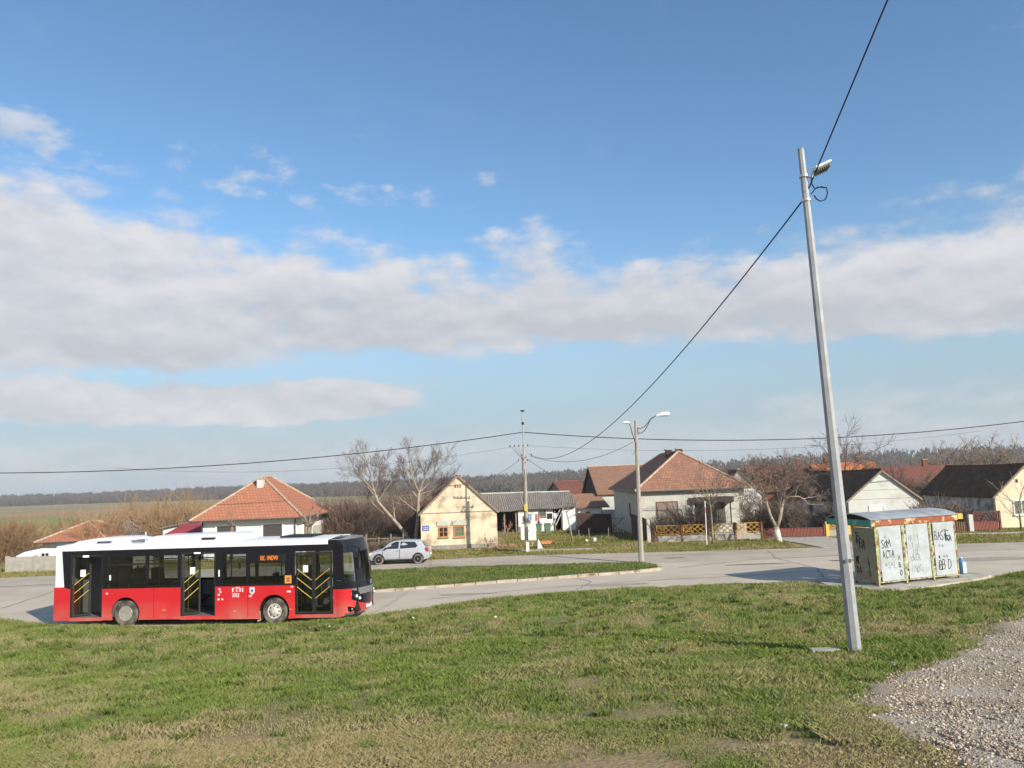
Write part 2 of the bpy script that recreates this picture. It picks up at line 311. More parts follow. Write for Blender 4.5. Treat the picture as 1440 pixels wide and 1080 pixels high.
# ------------------------------------------------------------------ terrain
EP = [(-200, 52), (-60, 40), (-40, 36.5), (-22, 34), (-18.5, 32.0), (-15, 30.7), (-12.7, 30.1), (-8.7, 29.9), (-6.5, 30.3), (-4, 32), (-1, 34), (4, 35.4), (7, 35.5), (12.4, 35.5),
      (13.1, 32.7), (16.2, 33.1), (19.6, 34.9), (22.7, 36.4), (40, 42), (60, 46), (200, 50)]
def lerp_tab(T, x):
    for (a, b), (c, d) in zip(T, T[1:]):
        if x <= c: return b+(d-b)*max(0, (x-a))/(c-a)
    return T[-1][1]
def EY(x): return lerp_tab(EP, x)
def sstep(t): t = max(0., min(1., t)); return t*t*(3-2*t)
def nz(x, y, s=1., k=0.): return mnoise.noise(Vector((x*s, y*s, k)))
def drop_start(x): return 57+33*sstep((x+30)/26)
def H(x, y):
    e = EY(x)
    if y < e:
        t = y/e
        z = 3.56*(1-t) if y > 0 else 3.56-.02*y
        # the bank is hummocky and stands a little proud before it falls to the road
        z += .08*nz(x, y, .35)*min(1, (e-y)/3)+.03*nz(x, y, 1.3, 5)*min(1, (e-y)/2)
        z += .16*math.exp(-((e-y-2.2)/1.6)**2)*(1-sstep((x-11.5)/1.5)*sstep((21.5-x)/2))
        return z-.02*sstep((y-e+.6)/.6)
    if y < 56: return -.03
    s = drop_start(x); z = -6*sstep((y-s)/70)
    z += -.03+.1*sstep((y-58)/6)*(nz(x, y, .12, 2)+.2)
    # far wooded rise: nearer on the right, farther on the left
    fy = 1020-430*sstep((x+620)/900)
    z += (9+5*sstep((x+100)/500))*sstep((y-fy)/260)
    return z
def grid_mesh(name, xs, ys, hf, m, smooth=True):
    nx, ny = len(xs), len(ys)
    vs = [(x, y, hf(x, y)) for y in ys for x in xs]
    fs = [(j*nx+i, j*nx+i+1, (j+1)*nx+i+1, (j+1)*nx+i) for j in range(ny-1) for i in range(nx-1)]
    me = bpy.data.meshes.new(name); me.from_pydata(vs, [], fs); me.materials.append(m)
    me.polygons.foreach_set('use_smooth', [smooth]*len(me.polygons)); me.update()
    o = bpy.data.objects.new(name, me); C.objects.link(o); return struct(o)
def axis_pts(segs):
    out = []
    for a, b, st in segs:
        k = max(1, round((b-a)/st)); out += [a+(b-a)*i/k for i in range(k)]
    return out+[segs[-1][1]]
def terrain_mat():
    m = mat('terrain', (.23, .215, .065), (.17, .14, .06), scale=16, detail=10, c3=(.34, .25, .12), s3=.9, lo3=.46, hi3=.62, bump=.5, bscale=22)
    nt = m.node_tree; L = nt.links.new; b = nt.nodes['Principled BSDF']; src = b.inputs['Base Color'].links[0].from_socket
    tc = _n(nt, 'ShaderNodeTexCoord'); sp = _n(nt, 'ShaderNodeSeparateXYZ'); L(tc.outputs['Object'], sp.inputs[0])
    # tilled land and dead grass beyond the gardens
    far = _n(nt, 'ShaderNodeTexNoise'); far.inputs['Scale'].default_value = .03; far.inputs['Detail'].default_value = 9; L(tc.outputs['Object'], far.inputs['Vector'])
    fr = _n(nt, 'ShaderNodeValToRGB'); e = fr.color_ramp.elements; e[0].position = .35; e[0].color = (.25, .15, .065, 1); e[1].position = .65; e[1].color = (.4, .28, .11, 1)
    k = e.new(.5); k.color = (.27, .22, .085, 1); L(far.outputs[0], fr.inputs[0])
    a = _n(nt, 'ShaderNodeMapRange'); a.inputs[1].default_value = 75; a.inputs[2].default_value = 110; L(sp.outputs[1], a.inputs[0])
    mx = _n(nt, 'ShaderNodeMix', data_type='RGBA'); L(a.outputs[0], mx.inputs[0]); L(src, mx.inputs[6]); L(fr.outputs[0], mx.inputs[7])
    # worn, nearly bare ground close to the viewpoint
    n2 = _n(nt, 'ShaderNodeTexNoise'); n2.inputs['Scale'].default_value = .8; n2.inputs['Detail'].default_value = 7; L(tc.outputs['Object'], n2.inputs['Vector'])
    w = _n(nt, 'ShaderNodeMapRange'); w.inputs[1].default_value = 10; w.inputs[2].default_value = 6; L(sp.outputs[1], w.inputs[0])
    mu = _n(nt, 'ShaderNodeMath', operation='MULTIPLY_ADD'); L(n2.outputs[0], mu.inputs[0]); mu.inputs[1].default_value = 3.5; mu.inputs[2].default_value = -1.2
    m3 = _n(nt, 'ShaderNodeMath', operation='MULTIPLY', use_clamp=True); L(w.outputs[0], m3.inputs[0]); L(mu.outputs[0], m3.inputs[1])
    mz = _n(nt, 'ShaderNodeMix', data_type='RGBA'); L(m3.outputs[0], mz.inputs[0]); L(mx.outputs[2], mz.inputs[6]); MZ = _n(nt, 'ShaderNodeTexNoise'); MZ.inputs['Scale'].default_value = 13; MZ.inputs['Detail'].default_value = 9; MZ.inputs['Roughness'].default_value = .75; L(tc.outputs['Object'], MZ.inputs['Vector']); ZR = _n(nt, 'ShaderNodeValToRGB'); ZR.color_ramp.elements[0].position = .36; ZR.color_ramp.elements[0].color = (.2, .13, .07, 1); ZR.color_ramp.elements[1].position = .64; ZR.color_ramp.elements[1].color = (.5, .35, .2, 1); L(MZ.outputs[0], ZR.inputs[0]); L(ZR.outputs[0], mz.inputs[7])
    L(mz.outputs[2], b.inputs['Base Color']); return m
xs = axis_pts([(-2600, -400, 100), (-400, -60, 20), (-60, -26, 2), (-26, 28, .5), (28, 60, 2), (60, 400, 20), (400, 2600, 100)])
ys = axis_pts([(-60, 2, 4), (2, 38, .5), (38, 56, 3), (56, 140, 2), (140, 400, 20), (400, 1500, 25), (1500, 3000, 150)])
ground = grid_mesh('ground', xs, ys, H, terrain_mat())

# roads: sheets a few millimetres over each other
RF = [(-200, 44), (-60, 50), (-33.1, 51.8), (-5.1, 53.0), (.5, 53.4), (10.5, 51.9), (18, 51.15), (20.1, 50.9), (27, 50.2), (31, 49.7), (60, 47), (200, 38)]
def sheet(name, xs, lo, hi, z, m):
    mb = MB(); n = len(xs)
    vs = [(x, lo(x), z) for x in xs]+[(x, hi(x), z) for x in xs]
    mb.add(vs, [(i, i+1, n+i+1, n+i) for i in range(n-1)]); return struct(mb.build(name, m, uv=False))
rx = axis_pts([(-200, -60, 10), (-60, 60, .8), (60, 200, 10)])
def MIDY(x): return 46.0 if x < 3 else 46.0+ (x-3)*.02
sheet('bus_lane', rx, lambda x: EY(x)-.5, lambda x: MIDY(x)+.3, .004, 'asphalt_lane')
sheet('road', rx, lambda x: MIDY(x)+.05*sin(x*2), lambda x: lerp_tab(RF, x)+.08*nz(x, 0, .9), .008, 'asphalt')
# worn centre line
mb = MB()
for x in axis_pts([(-32, 60, 1.)]):
    c = (lerp_tab(RF, x)+45.9)/2+.6; mb.quad((x, c-.05, .0125), (x+1.0, (lerp_tab(RF, x+1)+45.9)/2+.55, .0125), (x+1., (lerp_tab(RF, x+1)+45.9)/2+.65, .0125), (x, c+.05, .0125))
struct(mb.build('road_centre_line', 'line_paint', uv=False))
# tar seams and stains
def blob(name, cx, cy, rx_, ry_, m, z=.0125, seed=0):
    mb = MB(); pts = []
    for k in range(40):
        w = 2*pi*k/40; q = 1+.35*nz(cos(w)*1.5, sin(w)*1.5, 1, seed+3.3)+.12*nz(cos(w)*6, sin(w)*6, 1, seed)
        pts.append((cx+cos(w)*rx_*q, cy+sin(w)*ry_*q, z))
    mb.quad(*pts); return struct(mb.build(name, m, uv=False))
blob('road_stain', 12.6, 43.6, 1.7, .22, 'stain', seed=1)
blob('road_stain', 17.6, 43.9, .8, .3, 'stain', seed=4)
blob('road_stain', 9.2, 48.3, .6, .25, 'stain', seed=6)
mb = MB(); sp_ = [(-60, 48.2), (-37, 46.4), (-31, 46.6), (-28, 46.9), (-20, 47.1), (-12, 46.5)]
for a, b in zip(sp_, sp_[1:]): mb.quad((a[0], a[1]-.06, .0128), (b[0], b[1]-.06, .0128), (b[0], b[1]+.06, .0128), (a[0], a[1]+.06, .0128))
struct(mb.build('tar_seam', 'tar', uv=False))

def crack(pts, w_, m='tar', z=.0128):
    mb = MB(); q = []
    for (a, b), (c, d) in zip(pts, pts[1:]):
        k = max(2, int(math.dist((a, b), (c, d))/.4))
        for i in range(k): t = i/k; q.append((a+(c-a)*t+.12*nz(a+i, b, 3.3), b+(d-b)*t+.16*nz(a, i+b, 2.3, 4)))
    q.append(pts[-1])
    for (a, b), (c, d) in zip(q, q[1:]):
        l = math.dist((a, b), (c, d)) or 1; nx, ny = -(d-b)/l*w_, (c-a)/l*w_; mb.quad((a-nx, b-ny, z), (c-nx, d-ny, z), (c+nx, d+ny, z), (a+nx, b+ny, z))
    return struct(mb.build('road_crack', m, uv=False))
M['crack'] = mat('crack', (.2, .17, .14), (.13, .11, .09), scale=3)
crack([(-4, 35.4), (0, 37.2), (5, 38.6), (11, 39.2), (18, 40.8)], .025, 'crack'); crack([(8.5, 43.4), (13, 45.8), (19, 46.3), (30, 45.8)], .03, 'crack'); crack([(14, 37.6), (15, 41), (14.6, 46), (15.5, 50.5)], .022, 'crack')
crack([(-26, 33.6), (-24, 38), (-25, 44)], .03, 'crack'); crack([(-5, 47.5), (0, 49.6), (6, 49.2)], .02, 'crack'); crack([(2.5, 36.5), (3.4, 39), (2.9, 40.7)], .02, 'crack')
for i_, (x, y, a, b) in enumerate(((24, 42, 2.2, .8), (4.5, 37.8, 1.6, .35), (-2.5, 36.6, 1.3, .25), (21, 45.5, 3, .5), (-29, 41, 2.5, 1), (10, 50.2, 2, .25))): blob('road_patch', x, y, a, b, 'patch', seed=i_*2.1+1, z=.0121)
# grass island with its kerb
ISL_F = [(-14, 45.6), (-12, 46.6), (-8.4, 46.9), (-4.75, 47.1), (-1.2, 46.9), (6.7, 45.9), (7.4, 44.9), (7.7, 43.9), (7.5, 43.0)]
ISL_N = [(-14, 37.5), (-12, 36.9), (-6.8, 38.2), (-3.15, 39.3), (2.94, 41.0), (6.17, 41.9), (7.46, 42.6)]
isl = ISL_N+ISL_F[::-1][1:]
def poly_in(p, poly):
    x, y = p; r = False; j = len(poly)-1
    for i in range(len(poly)):
        a, b = poly[i]; c, d = poly[j]
        if (b > y) != (d > y) and x < (c-a)*(y-b)/(d-b)+a: r = not r
        j = i
    return r
def inset(poly, d):
    n = len(poly); out = []; A = sum(poly[i][0]*poly[(i+1) % n][1]-poly[(i+1) % n][0]*poly[i][1] for i in range(n)); sg = 1 if A > 0 else -1
    for i in range(n):
        p0 = Vector(poly[i-1]); p = Vector(poly[i]); p1 = Vector(poly[(i+1) % n])
        a = (p-p0).normalized(); b = (p1-p).normalized(); na = Vector((-a.y, a.x))*sg; nb = Vector((-b.y, b.x))*sg
        q = (na+nb); q = q.normalized()/max(.4, q.length/2)
        out.append(tuple(p+q*d))
    return out
inn = inset(isl, .22)
mb = MB(); n = len(isl)
for i in range(n):
    j = (i+1) % n; a, b, c, d = isl[i], isl[j], inn[j], inn[i]
    L_ = math.dist(a, b); k = max(1, round(L_/1.0))
    for q in range(k):
        t0, t1 = (q+.015)/k, (q+.985)/k; f = lambda P, Q, t: (P[0]+(Q[0]-P[0])*t, P[1]+(Q[1]-P[1])*t)
        h = .13+random.uniform(-.02, .015); mb.prism([f(a, b, t0), f(a, b, t1), f(d, c, t1), f(d, c, t0)], 0, h, 'z')
struct(mb.build('median_kerb', 'kerb', uv=False))
mb = MB(); mb.prism(inn, .0, .1, 'z'); struct(mb.build('median_turf', 'turf', uv=False))

# concrete pad under the shelter, driveways and the garden path strips
pad = [(12.9, 33.6), (13.3, 32.5), (16.2, 32.9), (19.4, 34.6), (20.6, 35.6), (20.2, 37.3), (13.2, 36.6)]
mb = MB(); mb.prism(pad, -.05, .1, 'z'); struct(mb.build('shelter_pavement', 'concrete_light', uv=False))
mb = MB(); mb.v.append((15.3, 32.35, H(15.3, 32.35)+.02))
for q_ in (.5, 1):
    for k in range(36):
        w = 2*pi*k/36; g_ = q_*(1+.3*nz(cos(w)*1.5, sin(w)*1.5, 1, 12.3)); x, y = 15.3+1.3*g_*cos(w), 32.35+.45*g_*sin(w); mb.v.append((x, y, H(x, y)+.02))
mb.f = [(0, 1+k, 1+(k+1) % 36) for k in range(36)]+[(1+k, 37+k, 37+(k+1) % 36, 1+(k+1) % 36) for k in range(36)]; struct(mb.build('bare_soil', 'soil', uv=False))
mb = MB(); mb.slab([(.0, 56.3, .03), (5.2, 56.1, .03), (5.2, 56.8, .03), (.0, 57.1, .03)], .05); struct(mb.build('pavement', 'concrete_light', uv=False))
mb = MB(); mb.slab([(29.5, 56.6, .05), (42, 54.6, .05), (42, 55.1, .05), (29.5, 57.2, .05)], .08); struct(mb.build('pavement', 'concrete_light', uv=False))
mb = MB(); mb.slab([(19.2, 50.95, .02), (22.3, 50.6, .02), (22.4, 59.2, .02), (18.4, 59.6, .02)], .06); struct(mb.build('driveway', 'concrete_light', uv=False))

# gravel track coming up on the right
GE = [(3.4, -5), (3.3, 4.0), (3.18, 5.9), (3.08, 6.6), (3.04, 7.4), (3.5, 8.5), (4.4, 9.9), (5.7, 11.1), (7.8, 13.8), (10.6, 17.3), (15, 22), (22, 27), (30, 31)]
def gravel_in(x, y):
    # x right of the edge curve for this y
    for (a, b), (c, d) in zip(GE, GE[1:]):
        if b <= y <= d: return x-(a+(c-a)*(y-b)/(d-b))
    return -99
mb = MB(); st = .25
vid = {}
gx = axis_pts([(2, 16, .125), (16, 44, .5)]); gy = axis_pts([(-4, 3, .5), (3, 20, .125), (20, 31, .5)])
for y in gy:
    for x in gx: vid[(x, y)] = len(mb.v); mb.v.append((x, y, H(x, y)+max(-.06, min(.03, .01+.16*gravel_in(x, y)+.05*nz(x, y, 2.6, 8)))+.012*nz(x, y, 1.1, 4)))
for i in range(len(gx)-1):
    for j in range(len(gy)-1):
        if gravel_in((gx[i]+gx[i+1])/2, (gy[j]+gy[j+1])/2) > -.8:
            mb.f.append((vid[(gx[i], gy[j])], vid[(gx[i+1], gy[j])], vid[(gx[i+1], gy[j+1])], vid[(gx[i], gy[j+1])]))
M['track'] = mat('track', (.5, .39, .275), (.38, .29, .2), scale=14, detail=9, lo=.4, hi=.6, c3=(.5, .43, .34), s3=.9, lo3=.45, hi3=.6, bump=.8, bscale=45)
struct(mb.build('gravel_track', 'track', uv=False, smooth=2))
def stones(name, pts, sz, m):
    n = len(pts); base = np.array([(1, 0, 0), (-1, 0, 0), (0, 1, 0), (0, -1, 0), (0, 0, 1), (0, 0, -1), (.62, .6, .55), (-.6, .62, .5), (.6, -.6, .55), (-.6, -.62, .55)], float)[:8]
    base = np.array([(1, .1, 0), (-1, 0, .1), (0, 1, 0), (.1, -1, 0), (0, 0, .7), (0, 0, -.7)], float)
    F = np.array([(0, 2, 4), (2, 1, 4), (1, 3, 4), (3, 0, 4), (2, 0, 5), (1, 2, 5), (3, 1, 5), (0, 3, 5)])
    V = base[None]*(1+rng.uniform(-.35, .35, (n, 6, 3)))
    a = rng.uniform(0, 2*pi, n); ca, sa = np.cos(a)[:, None], np.sin(a)[:, None]
    X = V[:, :, 0]*ca-V[:, :, 1]*sa; Y = V[:, :, 0]*sa+V[:, :, 1]*ca; V = np.stack([X, Y, V[:, :, 2]], 2)*sz[:, None, None]+pts[:, None, :]
    FF = (F[None]+6*np.arange(n)[:, None, None]).reshape(-1, 3)
    return npmesh(name, V.reshape(-1, 3), FF, m, {'tint': np.repeat(rng.random(n), 6)})
def npmesh(name, V, F, m, attrs=None):
    me = bpy.data.meshes.new(name); nv, nf = len(V), len(F); k = F.shape[1]
    me.vertices.add(nv); me.vertices.foreach_set('co', V.astype(np.float32).ravel())
    me.loops.add(nf*k); me.loops.foreach_set('vertex_index', F.astype(np.int32).ravel())
    me.polygons.add(nf); me.polygons.foreach_set('loop_start', np.arange(0, nf*k, k, dtype=np.int32))
    me.update(calc_edges=True)
    for a, d in (attrs or {}).items():
        at = me.attributes.new(a, 'FLOAT', 'POINT'); at.data.foreach_set('value', d.astype(np.float32))
    me.materials.append(M[m] if isinstance(m, str) else m)
    o = bpy.data.objects.new(name, me); C.objects.link(o); o['kind'] = 'stuff'; return o
def stone_mat():
    m = mat('gravel_stone', (.5, .5, .5)); nt = m.node_tree; L = nt.links.new; b = nt.nodes['Principled BSDF']
    at = _n(nt, 'ShaderNodeAttribute', attribute_name='tint'); r = _n(nt, 'ShaderNodeValToRGB'); e = r.color_ramp.elements
    e[0].color = (.21, .165, .12, 1); e[1].color = (.66, .58, .46, 1); k = e.new(.6); k.color = (.44, .365, .275, 1); L(at.outputs['Fac'], r.inputs[0]); L(r.outputs[0], b.inputs['Base Color']); return m
M['gravel_stone'] = stone_mat()
P = []; SZ = []
while len(P) < 44000:
    y = 4.2+14*random.random()**1.5; x = random.uniform(2.6, 2.6+y*.75); g = gravel_in(x, y)
    if g < -.45 or (g < .05 and random.random() < .55-g): continue
    # most stone lies along the edge of the track and in its middle, the wheel ruts are worn to dirt
    dens = math.exp(-g*1.1)+.1+.5*sstep((nz(x, y, .55, 4)-.05)*4)+(.3 if y < 6.3 else 0)
    if random.random() > dens: continue
    P.append((x, y, H(x, y)+(.035 if g > .2 else .02))); SZ.append(min(.05, .0048*(1+random.expovariate(1.))))
o = stones('gravel', np.array(P), np.array(SZ), 'gravel_stone'); tag(o, 'pale crushed stone scattered over the track at the lower right', 'gravel')
for k, (x, y, s, lab) in enumerate([(2.25, 7.25, .06, 'pale fist sized stone on the worn grass just left of the gravel track'), (-2.3, 5.65, .05, 'pale stone on the bare ground low in the middle left of the photo'),
                         (-1.6, 6.6, .035, 'small pale stone lying up the slope from the other stone on bare ground'), (4.9, 10.95, .06, 'whitish stone in the grass between concrete slab and track')]):
    mb = MB(); o_ = []
    mb.lathe([(.25, -.5), (.8, -.3), (1, .05), (.75, .45), (.3, .62)], n=9); mb.v = [(v[0]*s*(1+.3*nz(v[0], v[1], 2, k)), v[1]*s*.8, v[2]*s*.7*(1+.3*nz(v[1], v[0], 2, k+9))) for v in mb.v]
    tag(mb.build('stone', 'stone', loc=(x, y, H(x, y)+.02)), lab, 'stone', 'loose stones in the grass')
# concrete slab beside the white pole
mb = MB(); mb.box(-.36, .06, -.05, .1, -.03, .07); tag(mb.build('concrete_slab', 'concrete', loc=(4.72, 12.42, H(4.72, 12.42))), 'thin concrete slab in the grass at the foot of the tall grey pole', 'slab')

# ------------------------------------------------------------------ grass blades
class Fld:
    """a function of x and y tabulated on a grid, looked up bilinearly"""
    def __init__(s, f, x0=-32, x1=32, y0=2, y1=42, st=.5):
        s.x0, s.y0, s.st = x0, y0, st; s.nx, s.ny = int((x1-x0)/st)+1, int((y1-y0)/st)+1
        s.a = np.array([[f(x0+i*st, y0+j*st) for i in range(s.nx)] for j in range(s.ny)])
    def __call__(s, x, y):
        u = np.clip((x-s.x0)/s.st, 0, s.nx-1.001); v = np.clip((y-s.y0)/s.st, 0, s.ny-1.001); i, j = u.astype(int), v.astype(int); a, b = u-i, v-j
        return s.a[j, i]*(1-a)*(1-b)+s.a[j, i+1]*a*(1-b)+s.a[j+1, i]*(1-a)*b+s.a[j+1, i+1]*a*b
FH = Fld(H); FN = {}
def fn(sc, k):
    if (sc, k) not in FN: FN[(sc, k)] = Fld(lambda x, y: nz(x, y, sc, k), st=min(.5, .3/sc))
    return FN[(sc, k)]
def blades(name, N, sampler, hfun, zf, m, label, wmul=1., dryf=None, flat=(.1, .75)):
    px, py = sampler(N)
    z = zf(px, py) if isinstance(zf, Fld) else np.array([zf(a, b) for a, b in zip(px, py)])
    h = hfun(px, py)*rng.uniform(.5, 1.3, len(px)); d = np.hypot(px, py)
    w = wmul*np.maximum(.002, d*.0005)*rng.uniform(.6, 1.3, len(px))
    a = rng.uniform(0, 2*pi, len(px)); ln = h*rng.uniform(*flat, len(px)); b = rng.uniform(0, 2*pi, len(px))
    dx, dy = np.cos(a)*w, np.sin(a)*w
    tx, ty = np.cos(b)*ln, np.sin(b)*ln
    n = len(px); V = np.zeros((n, 4, 3))
    V[:, 0] = np.stack([px-dx, py-dy, z-.01], 1); V[:, 1] = np.stack([px+dx, py+dy, z-.01], 1)
    V[:, 2] = np.stack([px+dx*.7+tx*.35, py+dy*.7+ty*.35, z+h*.6], 1); V[:, 3] = np.stack([px+tx, py+ty, z+h], 1)
    F = (np.array([(0, 1, 2), (0, 2, 3)])[None]+4*np.arange(n)[:, None, None]).reshape(-1, 3)
    dr = np.zeros(n) if dryf is None else dryf(px, py)
    o = npmesh(name, V.reshape(-1, 3), F, m, {'tint': np.repeat(rng.random(n)**1.3, 4), 'dry': np.repeat(dr, 4)})
    return tag(o, label, 'grass', kind='stuff')
EPa = np.array(EP, float); GEa = np.array(GE, float)
def vE(x): return np.interp(x, EPa[:, 0], EPa[:, 1])
def vG(x, y): return x-np.interp(y, GEa[:, 1], GEa[:, 0])
def bank_sampler(y0, y1, half):
    def f(N):
        X = []; Y = []; c = 0
        while c < N:
            y = rng.uniform(y0, y1, N); x = rng.uniform(-1, 1, N)*(half*y1+1); ok = (np.abs(x) < half*y+1) & (y < vE(x)-.05)
            ok &= (vG(x, y)+.5*fn(1.3, 33)(x, y) < rng.uniform(-.25, .12, N)) | (y > 31)
            ok &= ((x-15.2)**2/1.9+(y-32.35)**2/.25) > 1
            p = .6+.7*fn(.5, 1)(x, y)+.6*fn(2., 6)(x, y)
            p -= np.clip(8.6-y, 0, 9)*.31*(.6+1.7*fn(.7, 12)(x, y)+1.1*fn(2.4, 2)(x, y))
            ok &= rng.random(N) < p+.35
            X.append(x[ok]); Y.append(y[ok]); c += ok.sum()
        return np.concatenate(X)[:N], np.concatenate(Y)[:N]
    return f
def bank_h(px, py):
    e = vE(px); t = np.clip((py-4)/10, 0, 1); n = fn(.55, 1)(px, py)+.8*fn(1.9, 17)(px, py)
    return np.clip(((.022+.045*t)*(1+1.1*n)+.09*np.exp(-((e-py)/1.8))*(1+.9*fn(1.3, 9)(px, py))), .012, 1)*np.where((px > 12.3) & (px < 20.5) & (py > 30), .45, 1.)
def bank_dry(px, py):
    n = fn(.3, 21)(px, py)*1.2+fn(1.1, 31)(px, py)*.8+fn(2.4, 7)(px, py)*.5
    lf = np.clip((-px-2)/10, 0, 1)*np.clip((16-py)/8, 0, 1)
    return np.clip(.05+n*.9+np.clip((9.6-py)/3.4, 0, 1)*.85+lf*.45+.3*np.exp(-((py-26)/2.5)**2)*(px > -18)*(px < 13), 0, .85)
blades('bank_grass', 230000, bank_sampler(3.6, 8, .72), bank_h, FH, 'blade', 'short patchy grass thinning to bare ground along the bottom of the photo', dryf=bank_dry, flat=(.3, 1.4))
blades('bank_grass', 210000, bank_sampler(8, 16, .72), bank_h, FH, 'blade', 'green grass on the slope around the foot of the tall grey pole', dryf=bank_dry, flat=(.2, 1.1))
blades('bank_grass', 240000, bank_sampler(16, 40, .74), bank_h, FH, 'blade', 'taller grass along the top of the bank beside the bus lane', wmul=.9, dryf=bank_dry)
def tuft_s(N):
    m_ = 1100; cy = 6.5+26*rng.random(m_)**1.1; cx = rng.uniform(-1, 1, m_)*(.7*cy+1); r_ = rng.uniform(.03, .13, m_); k = rng.integers(0, m_, N)
    x = cx[k]+rng.normal(0, 1, N)*r_[k]; y = cy[k]+rng.normal(0, 1, N)*r_[k]; ok = (y < vE(x)-.1) & (vG(x, y) < -.1) & (y > 3.5); return x[ok], y[ok]
blades('grass_tufts', 60000, tuft_s, lambda x, y: .04+.09*np.clip((y-5)/14, 0, 1)*(.6+.8*rng.random(len(x))), FH, 'blade_lush', 'taller fresh tufts of grass standing out of the turf on the bank', flat=(.2, 1.), wmul=.9)
def flower_s(N):
    x = rng.normal(2.6, .8, N); y = rng.normal(14.2, .8, N); return x, y
P_ = np.stack(flower_s(90), 1); mb = MB()
for x, y in P_: z = H(x, y)+random.uniform(.04, .08); r_ = random.uniform(.01, .018); mb.lathe([(r_*.5, z), (r_, z+.006), (r_*.4, z+.01)], (x, y, 0), n=6)
M['petal'] = mat('petal', (.75, .6, .04), (.65, .5, .03)); tag(mb.build('small_flowers', 'petal', uv=False), 'tiny yellow flowers scattered in the grass left of the tall pole', 'flowers', kind='stuff')
def isl_s(N):
    X = []; Y = []
    while len(X) < N:
        x = random.uniform(-14, 7.7); y = random.uniform(36.8, 47.2)
        if poly_in((x, y), inn): X.append(x); Y.append(y)
    return np.array(X), np.array(Y)
blades('median_grass', 60000, isl_s, lambda x, y: .10+.05*np.array([nz(a, b, .8) for a, b in zip(x, y)]), lambda x, y: .1, 'blade_lush', 'fresh green grass on the kerbed island between the two roads')
def verge_s(N):
    X = []; Y = []
    while len(X) < N:
        x = random.uniform(-42, 46); y = random.uniform(49.5, 60 if x < 9.6 or x > 24 else 59)
        if y < lerp_tab(RF, x)+.1 or (18.3 < x < 22.4) or (-.1 < x < 5.2 and 56.1 < y < 57.05) or (-7.4 < x < -1.4 and y > 60.6): continue
        if x > 29.5 and 56.6-.16*(x-29.5)-.1 < y < 57.2-.168*(x-29.5)+.1: continue
        X.append(x); Y.append(y)
    return np.array(X), np.array(Y)
blades('verge_grass', 60000, verge_s, lambda x, y: .12+.08*np.array([nz(a, b, .5, 3) for a, b in zip(x, y)]), lambda x, y: H(x, y), 'blade_dull', 'dull green and straw coloured grass along the far side of the road')
def yard_s(N):
    X = []; Y = []
    while len(X) < N:
        x = random.uniform(-1.2, 9.5); y = random.uniform(59, 75)
        X.append(x); Y.append(y)
    return np.array(X), np.array(Y)
blades('yard_grass', 22000, yard_s, lambda x, y: .16+.2*np.clip(np.array([nz(a, b, .5, 13) for a, b in zip(x, y)]), -.2, 1), lambda x, y: H(x, y), 'blade_dull', 'rough grass in the open yard between cream cottage and grey house')

# fields on the low plain
def field(name, pts, m, z=-5.9):
    mb = MB(); mb.quad(*[(x, y, z) for x, y in pts]); return struct(mb.build(name, m, uv=False))
field('green_field', [(-175, 230), (-120, 235), (-205, 400), (-330, 410)], 'field_green')
field('green_field', [(-160, 560), (20, 540), (60, 600), (-180, 650)], 'field_green', -5.85)
field('brown_field', [(-400, 430), (-60, 420), (-110, 540), (-600, 560)], 'field_brown')
field('brown_field', [(-140, 240), (60, 220), (80, 330), (-190, 360)], 'field_brown', -5.88)

# ------------------------------------------------------------------ forest on the skyline
def forest():
    V = []; F = []; n = 0; rs = np.random.default_rng(3)
    VV = []; cnt = 0
    for row in range(7):
        for x in np.arange(-1500, 1300, 7.):
            x = x+rs.uniform(-5, 5); fy = 1020-430*sstep((x+620)/900); y = fy-40+row*38+rs.uniform(-16, 16)
            if abs(x)/y > .85: continue
            z = H(x, y); h = rs.uniform(8, 9.2)+5.5*sstep((x+150)/600)+1.5*nz(x, y, .01, 4); R = rs.uniform(5, 8.5)
            k = 46; a = rs.uniform(0, 2*pi, k); rr = R*np.sqrt(rs.random(k)); hh = h*(.25+.75*rs.random(k)**.6)*(1-.35*(rr/R)**2)
            px = x+rr*np.cos(a); py = y+rr*np.sin(a); pz = z+hh; s = rs.uniform(.6, 1.3, k); w = s*rs.uniform(.35, .7, k)
            b = rs.uniform(-.9, .9, k)
            T = np.zeros((k, 3, 3)); T[:, 0] = np.stack([px-w*1.4, py, pz-s*1.6], 1); T[:, 1] = np.stack([px+w*1.4, py+rs.uniform(-1, 1, k), pz-s*1.5], 1); T[:, 2] = np.stack([px+b, py, pz+s*.9], 1)
            VV.append(T)
            tr = np.array([[(x-.25, y, z-1), (x+.25, y, z-1), (x, y, z+h*.6)]]); VV.append(tr)
            m = 5; xx = x+rs.uniform(-8, 8, m); T = np.zeros((m, 3, 3)); T[:, 0] = np.stack([xx-4, np.full(m, y+3), np.full(m, z-1)], 1); T[:, 1] = np.stack([xx+4, np.full(m, y+2.), np.full(m, z-1)], 1); T[:, 2] = np.stack([xx, np.full(m, y+3), z+h*rs.uniform(.35, .75, m)], 1); VV.append(T)
    A = np.concatenate(VV); return npmesh('forest', A.reshape(-1, 3), np.arange(len(A)*3).reshape(-1, 3), 'forest')
tag(forest(), 'dark bare winter forest along the whole skyline', 'forest', kind='stuff')
